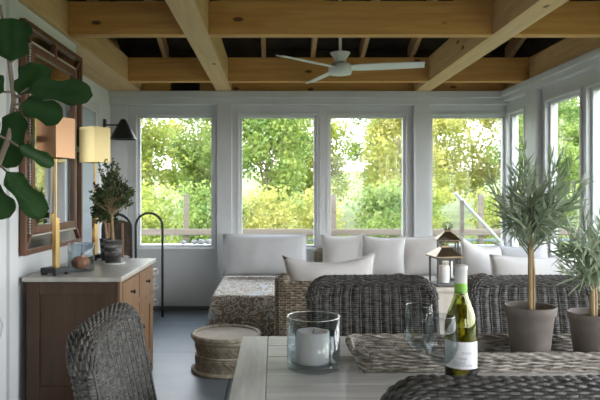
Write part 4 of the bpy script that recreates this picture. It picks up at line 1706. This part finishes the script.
def lantern(label, x, y, w, H, ro):
    z = 0.612
    t = thing('candle_lantern', label, 'lantern', (x, y, z), ro, 'brass-roofed lanterns on the side table')
    s = w / 2
    bm = bmesh.new()
    box(bm, -s, s, -s, s, 0.004, 0.020, 0.003)
    for a in (-1, 1):
        for b_ in (-1, 1):
            box(bm, a * (s - 0.012) - 0.006, a * (s - 0.012) + 0.006, b_ * (s - 0.012) - 0.006, b_ * (s - 0.012) + 0.006, 0.020, H)
            box(bm, a * (s - 0.015) - 0.01, a * (s - 0.015) + 0.01, b_ * (s - 0.015) - 0.01, b_ * (s - 0.015) + 0.01, 0.0, 0.0039)
    for a in (-1, 1):
        box(bm, -s + 0.006, s - 0.006, a * (s - 0.012) - 0.006, a * (s - 0.012) + 0.006, H - 0.012, H)
        box(bm, a * (s - 0.012) - 0.006, a * (s - 0.012) + 0.006, -s + 0.018, s - 0.018, H - 0.012, H)
    obj('frame', bm, 'lantern_frame', t)
    bm = bmesh.new()
    prev = None
    lv = [(s + 0.012, H + 0.001), (s + 0.012, H + 0.008), (s * 0.30, H + 0.066), (s * 0.30, H + 0.080), (s * 0.18, H + 0.086)]
    for r, zz in lv:
        ring = [bm.verts.new((r * a, r * b_, zz)) for a, b_ in ((-1, -1), (1, -1), (1, 1), (-1, 1))]
        if prev:
            for q in range(4):
                bm.faces.new((prev[q], prev[(q + 1) % 4], ring[(q + 1) % 4], ring[q]))
        else:
            bm.faces.new(ring[::-1])
        prev = ring
    bm.faces.new(prev)
    obj('roof', bm, 'lantern_brass', t)
    bm = bmesh.new()
    tube(bm, [(0.035 * math.cos(2 * PI * i / 20), 0.012 * math.sin(2 * PI * i / 20), H + 0.105 + 0.028 * math.sin(2 * PI * i / 20)) for i in range(20)], 0.0035, 6, closed=True)
    for a in range(6):
        an = a * PI / 3
        tube(bm, [(0.01 * math.cos(an), 0.01 * math.sin(an), H + 0.08), (0.036 * math.cos(an), 0.036 * math.sin(an), H + 0.118)], 0.0028, 5)
    obj('finial_ring', bm, 'lantern_frame', t)
    for a in range(4):
        bm = bmesh.new()
        bm.faces.new([bm.verts.new((xx, -s + 0.011, zz)) for xx, zz in ((-s + 0.0185, 0.0205), (s - 0.0185, 0.0205), (s - 0.0185, H - 0.0125), (-s + 0.0185, H - 0.0125))])
        bmesh.ops.transform(bm, matrix=Matrix.Rotation(a * PI / 2, 4, 'Z'), verts=bm.verts)
        obj('glass_panel', bm, 'glass_pane', t)
    c = thing('pillar_candle', 'white candle inside the ' + ('front, lower lantern' if H < 0.24 else 'rear, taller lantern'), 'candle', (x, y, z + 0.0202), 0)
    bm = bmesh.new()
    lathe(bm, [(0, 0), (0.036, 0), (0.037, 0.003), (0.037, 0.118), (0.034, 0.121), (0.02, 0.116), (0, 0.115)], seg=28)
    obj('wax', bm, 'wax', c, smooth=True)
    bm = bmesh.new()
    tube(bm, [(0, 0, 0.114), (0.001, 0, 0.126)], 0.0012, 5)
    obj('wick', bm, 'wick', c)
    return t


lantern('lower brass-roofed candle lantern, in front on the side table', 1.215, 4.285, 0.175, 0.205, 0.12)
lantern('taller brass-roofed candle lantern, behind its lower twin', 1.315, 4.545, 0.155, 0.30, -0.15)

# -------------------------------------------------------- fiddle-leaf fig, left
fg = thing('fiddle_leaf_fig', 'fiddle-leaf fig with big dark green leaves at left edge', 'plant', (-1.13, 2.05, 0))
F0 = fg.location
bm = bmesh.new()
lathe(bm, [(0, 0), (0.125, 0), (0.13, 0.005), (0.165, 0.30), (0.16, 0.305), (0.15, 0.30), (0.145, 0.26), (0, 0.26)], seg=40)
obj('pot', bm, 'basket_pot', fg, smooth=True)
bm = bmesh.new()
lathe(bm, [(0, 0.268), (0.146, 0.264)], seg=24)
obj('soil', bm, 'soil', fg)


def fp(px, py, Y=2.0):
    return at(px, py, Y) - F0


spine = [V((0, 0, 0.262)), V((0.01, -0.01, 0.7)), fp(-34, 235, 2.03), fp(-8, 180), fp(8, 140), fp(14, 100), fp(8, 50), fp(0, 5)]
bm = bmesh.new()
tube(bm, spine, [0.016, 0.014, 0.012, 0.011, 0.010, 0.009, 0.007, 0.005], 8)
lv = bmesh.new()


def fiddle(t):
    a = 0.50 + 0.18 * math.sin(t * 9.5) * (1 - t) + 0.55 * t
    return (a if t < 0.7 else 0.885 * math.sqrt(max(0, 1 - ((t - 0.7) / 0.3) ** 2))) * min(1, t * 6 + 0.02)


FL = [  # petiole start, leaf base, leaf tip, width, facing
    ((8, 60), (12, 62), (12, 16), 0.13, (0.3, -1, 0.2)),
    ((8, 50), (2, 48), (-30, 20), 0.13, (0.2, -1, 0.4)),
    ((12, 95), (20, 96), (42, 62), 0.12, (-0.1, -1, 0.3)),
    ((13, 100), (28, 88), (93, 93), 0.095, (0.0, -1.0, 0.25)),
    ((12, 105), (20, 104), (63, 116), 0.090, (0.0, -1.0, 0.2)),
    ((12, 108), (18, 110), (6, 166), 0.10, (0.3, -1, 0.1)),
    ((10, 92), (4, 92), (-40, 70), 0.12, (0.2, -1, 0.4)),
    ((8, 140), (18, 146), (54, 164), 0.055, (0.15, -0.9, 0.4)),
    ((0, 165), (6, 171), (44, 216), 0.085, (0.25, -0.9, 0.35)),
    ((-4, 175), (-14, 184), (10, 216), 0.085, (0.2, -1, 0.3)),
    ((8, 140), (0, 136), (-35, 128), 0.11, (0.1, -0.9, 0.5)),
]
for i, (a, b_, c, w, nn) in enumerate(FL):
    yy = 2.0 - 0.05 * math.sin(i * 2.4)
    pa, pb, pc = fp(*a), fp(b_[0], b_[1], 2.0 - 0.02), fp(c[0], c[1], yy)
    tube(bm, [pa, pb], 0.004, 6)
    add_leaf(lv, pb, pc - pb, nn, (pc - pb).length, w * 1.12, fiddle, droop=0.04, fold=0.12, seg=16, wave=0.035)
obj('stem', bm, 'bark', fg)
bmesh.ops.solidify(lv, geom=list(lv.faces), thickness=0.0008)
obj('leaves', lv, 'fig', fg, smooth=True)

# white cord hanging on the near left wall
cu = bmesh.new()
ctrl = [V((XLN + 0.009, 2.95, 0.98)), V((XLN + 0.006, 3.02, 0.80)), V((XLN + 0.0065, 3.14, 0.66)), V((XLN + 0.0065, 3.2, 0.56)), V((XLN + 0.0065, 3.15, 0.47)), V((XLN + 0.0065, 3.05, 0.40)), V((XLN + 0.009, 2.98, 0.30))]
tube(cu, ctrl, 0.004, 6)
o = obj('power_cord', cu, 'cord', None)
tag(o, 'thin white power cord hanging on the wall left of the chest', 'cord')

# ===================================================================== outside
GZ = -0.55
bm = bmesh.new()
N0 = 30
g = [[bm.verts.new((-14 + 34 * i / N0, -8 + 50 * j / N0, GZ + 0.02 * noise.noise(V((i * .9, j * .9, 0))) + (0.12 * max(0, (-8 + 50 * j / N0) - 14) if j else 0))) for j in range(N0 + 1)] for i in range(N0 + 1)]
for i in range(N0):
    for j in range(N0):
        bm.faces.new((g[i][j], g[i + 1][j], g[i + 1][j + 1], g[i][j + 1]))
struct('ground', bm, 'lawn')


def ground_z(y):
    return GZ + 0.12 * max(0, y - 14)


# garden fence
FY = 8.6
fe = thing('garden_fence', 'pale wooden post and rail fence outside the far windows', 'fence', (1.0, FY, GZ))
bm = bmesh.new()
box(bm, -4.5, 6.5, -0.02, 0.02, 1.215, 1.305, 0.005)
obj('rail', bm, 'cedar', fe)
bm = bmesh.new()
box(bm, -4.5, 6.5, -0.02, 0.02, 0.62, 0.70, 0.005)
obj('rail', bm, 'cedar', fe)
bm = bmesh.new()
box(bm, -0.5, 6.5, 0.07, 0.10, 1.12, 1.155, 0.004)
o = obj('lower_rail', bm, 'bluerail', fe)
o['label'] = 'pale blue lower rail'
for i in range(6):
    x = at(186, 193, FY).x - 1.0 - 2.12 * 1 + 2.12 * i
    bm = bmesh.new()
    box(bm, x - 0.035, x + 0.035, 0.0201, 0.07, -0.02, 1.80, 0.006)
    obj('post', bm, 'cedar', fe)

hr = thing('stair_handrail', 'white sloping stair handrail outside the right end of the windows', 'handrail', (2.55, 7.6, GZ))
bm = bmesh.new()
p0, p1 = at(455, 193, 7.6) - hr.location, at(512, 254, 7.6) - hr.location
tube(bm, [p0, p1], 0.020, 8)
obj('rail', bm, 'rail_white', hr)
for f in (0.97, 0.12):
    p = p0.lerp(p1, f)
    bm = bmesh.new()
    box(bm, p.x - 0.022, p.x + 0.022, -0.022, 0.022, -0.02, p.z)
    obj('post', bm, 'cedar', hr)

bf = thing('bird_feeder', 'dark bird feeder on a pole outside the right window', 'feeder', (3.23, 7.0, GZ))
bm = bmesh.new()
tube(bm, [(0, 0, -0.02), (0, 0, 2.45)], 0.014, 8)
obj('pole', bm, 'iron', bf)
bm = bmesh.new()
lathe(bm, [(0, 2.45), (0.05, 2.45), (0.05, 2.72), (0, 2.72)], seg=16)
obj('tube', bm, 'doorgrey', bf)
bm = bmesh.new()
lathe(bm, [(0, 2.80), (0.02, 2.79), (0.08, 2.73), (0.078, 2.721), (0, 2.721)], seg=16)
obj('roof', bm, 'iron', bf)

# stones on the outer ledge
for i, (x, y, r) in enumerate(((-0.90, 6.78, 0.036), (-0.82, 6.76, 0.043), (-0.735, 6.79, 0.04), (-1.02, 6.77, 0.030))):
    bm = bmesh.new()
    bmesh.ops.create_icosphere(bm, subdivisions=3, radius=r)
    for v in bm.verts:
        v.co *= 1 + 0.25 * noise.noise(v.co * 25 + V((i * 9, 0, 0)))
        v.co.z *= 0.72
    mz = min(v.co.z for v in bm.verts)
    o = obj('stone', bm, 'stone', None, smooth=True, loc=(x, y, 0.6905 - mz))
    tag(o, 'grey field stone on the outer ledge, %s' % ('second from left', 'biggest of the row', 'right end of the row', 'smallest, at the left end')[i], 'stone', 'stones on the window ledge')


# trees: prototype crowns
def crown(n, R, H, leaf, seed, clumps, trunk_h):
    random.seed(seed)
    lv = bmesh.new()
    cl = []
    for _ in range(clumps):
        d = rnd_dir() * random.uniform(0.5, 1.0)
        r = random.uniform(0.22, 0.38) * R
        cl.append((V((d.x * (R - r), d.y * (R - r), trunk_h + H * 0.5 + d.z * H * 0.42)), r))
    for _ in range(n):
        c, r = random.choice(cl)
        p = c + rnd_dir() * r * random.uniform(0.3, 1.0)
        d, nn = rnd_dir(), rnd_dir() + V((0, 0, 1.0))
        d.z -= 0.3
        s = leaf * random.uniform(0.6, 1.3)
        nn = nn - d * nn.dot(d)
        if nn.length < 1e-3:
            continue
        sd_ = d.cross(nn).normalized() * s * 0.34
        d = d.normalized() * s
        lv.faces.new((lv.verts.new(p), lv.verts.new(p + d * 0.5 + sd_), lv.verts.new(p + d), lv.verts.new(p + d * 0.5 - sd_)))
    tk = bmesh.new()
    top = V((random.uniform(-.2, .2), random.uniform(-.2, .2), trunk_h + H * 0.6))
    mid = V((random.uniform(-.12, .12), 0, trunk_h * 0.6))
    rt = 0.035 * (trunk_h + H) * 0.40
    tube(tk, [(0, 0, -0.1), mid, top], [rt, rt * 0.75, rt * 0.35], 8)
    for c, r in cl[:12]:
        s = mid.lerp(top, random.uniform(0.2, 0.9))
        tube(tk, [s, s.lerp(c, 0.5) + V((0, 0, 0.1)), c], [rt * 0.4, rt * 0.25, rt * 0.1], 5)
    return lv, tk


def mesh_of(bm, name, mats):
    o = obj(name, bm, mats)
    me = o.data
    bpy.data.objects.remove(o)
    return me


protoT = []
for i in range(4):
    lv, tk = crown(12500, 1.74, 5.0, 0.105, 40 + i, 40, 0.45)
    protoT.append((mesh_of(lv, 'crown', ['leafA']), mesh_of(tk, 'trunk', ['bark'])))
protoS = []
for i in range(3):
    lv, tk = crown(6500, 1.05, 2.3, 0.068, 60 + i, 30, 0.12)
    protoS.append((mesh_of(lv, 'crown', ['leafA']), mesh_of(tk, 'trunk', ['bark'])))


def plant(kind, x, y, s, rz, leafm, label, cat, name, group):
    pr = (protoT if kind == 't' else protoS)
    cm, tm = pr[random.randrange(len(pr))]
    t = thing(name, label, cat, (x, y, ground_z(y)), rz, group)
    t.scale = (s, s, s)
    o = bpy.data.objects.new('foliage', cm)
    C.objects.link(o)
    o.parent = t
    o.material_slots[0].link = 'OBJECT'
    o.material_slots[0].material = M[leafm]
    o = bpy.data.objects.new('trunk', tm)
    C.objects.link(o)
    o.parent = t


def seen(x, y):
    px = 274 + 600 * x / y
    for lo, hi, nm in ((130, 226, 'leftmost far window'), (226, 322, 'second far window'), (322, 418, 'third far window'), (418, 508, 'fourth far window'), (508, 640, 'right-hand windows')):
        if lo <= px < hi:
            return nm
    return None


random.seed(99)
kinds = {'leafA': 'lime green', 'leafB': 'mid green', 'leafC': 'pale gold-green'}
for row, (y, nn, x0) in enumerate(((15.3, 5, -3.6), (18.9, 6, -5.6), (22.6, 7, -6.6))):
    for i in range(nn):
        x = x0 + 3.5 * i + random.uniform(-0.1, 0.1)
        yy = y + random.uniform(-0.1, 0.1)
        lm = ('leafA', 'leafB', 'leafC', 'leafB', 'leafA', 'leafC')[(i + 2 * row) % 6]
        w = seen(x, yy)
        depth = ('nearest row', 'middle row', 'farthest row')[row]
        lab = '%s tree in the %s outside, seen through the %s' % (kinds[lm], depth, w) if w else '%s tree in the %s outside, beyond the window edge' % (kinds[lm], depth)
        plant('t', x, yy, random.uniform(0.92, 1.0), random.uniform(0, 6.28), lm, lab, 'tree', 'leafy_tree', 'trees outside the porch')
for row, (y, nn, x0) in enumerate(((10.3, 5, -2.3), (12.4, 6, -3.4))):
    for i in range(nn):
        x = x0 + 2.12 * i + random.uniform(-0.06, 0.06)
        yy = y + random.uniform(-0.05, 0.05)
        lm = ('leafA', 'leafC', 'leafB', 'leafA', 'leafB', 'leafC')[(i + 3 * row) % 6]
        w = seen(x, yy)
        depth = ('just behind the fence', 'in the second row of shrubs')[row]
        lab = '%s shrub %s, seen through the %s' % (kinds[lm], depth, w) if w else '%s shrub %s, beyond the window edge' % (kinds[lm], depth)
        plant('s', x, yy, random.uniform(0.90, 1.0), random.uniform(0, 6.28), lm, lab, 'shrub', 'leafy_shrub', 'shrubs behind the fence')

# ======================================================================= light
w = bpy.data.worlds.new('World')
scene.world = w
w.use_nodes = True
nt = w.node_tree
nt.nodes.clear()
bg = N(nt, 'ShaderNodeBackground')
bg.inputs[0].default_value = (0.84, 0.93, 1.0, 1)
bg.inputs[1].default_value = 8.5
wo = nt.nodes.new('ShaderNodeOutputWorld')
tc = nt.nodes.new('ShaderNodeTexCoord')
sep = nt.nodes.new('ShaderNodeSeparateXYZ')
nt.links.new(tc.outputs['Generated'], sep.inputs[0])
skyc = mixcol(nt, ramp(nt, sep.outputs['Z'], 0.0, 0.9), (0.98, 0.98, 0.98), (0.72, 0.83, 1.0))
allc = mixcol(nt, ramp(nt, sep.outputs['Z'], -0.03, 0.0), (0.03, 0.035, 0.02), skyc)
nt.links.new(allc, bg.inputs[0])
nt.links.new(bg.outputs[0], wo.inputs[0])

sl = bpy.data.lights.new('sun', 'SUN')
sl.energy = 4.5
sl.angle = 0.02
sl.color = (1.0, 0.93, 0.78)
so = bpy.data.objects.new('sun', sl)
C.objects.link(so)
so.location = (-6, -4, 12)
so.rotation_euler = V((0.14, 0.62, -0.80)).to_track_quat('-Z', 'Y').to_euler()


def portal(name, loc, rot, sx, sy):
    l = bpy.data.lights.new(name, 'AREA')
    l.shape = 'RECTANGLE'
    l.size, l.size_y = sx, sy
    l.cycles.is_portal = True
    o = bpy.data.objects.new(name, l)
    C.objects.link(o)
    o.location, o.rotation_euler = loc, rot


portal('portal_far', (0.5, YF + 0.14, 1.4), (-PI / 2, 0, 0), 4.2, 1.5)
portal('portal_right', (XR + 0.11, 2.2, 1.3), (0, PI / 2, 0), 1.95, 8.8)
portal('portal_back', (1.8, YB - 0.13, 1.3), (PI / 2, 0, 0), 1.15, 1.95)

# ====================================================================== camera
cam = bpy.data.cameras.new('camera')
cam.lens = 36.0
cam.sensor_width = 36.0
cam.shift_x = 26 / 600.0
cam.shift_y = -7 / 600.0
cam.clip_start = 0.05
cam.dof.use_dof = True
cam.dof.focus_distance = 1.9
cam.dof.aperture_fstop = 11.0
co = bpy.data.objects.new('camera', cam)
C.objects.link(co)
co.location = (0, 0, CAM_Z)
co.rotation_euler = (PI / 2, 0, 0)
scene.camera = co

vs = scene.view_settings
vs.view_transform = 'Standard'
vs.look = 'None'
vs.gamma = 1.0
vs.use_curve_mapping = False
vs.exposure = 0.15
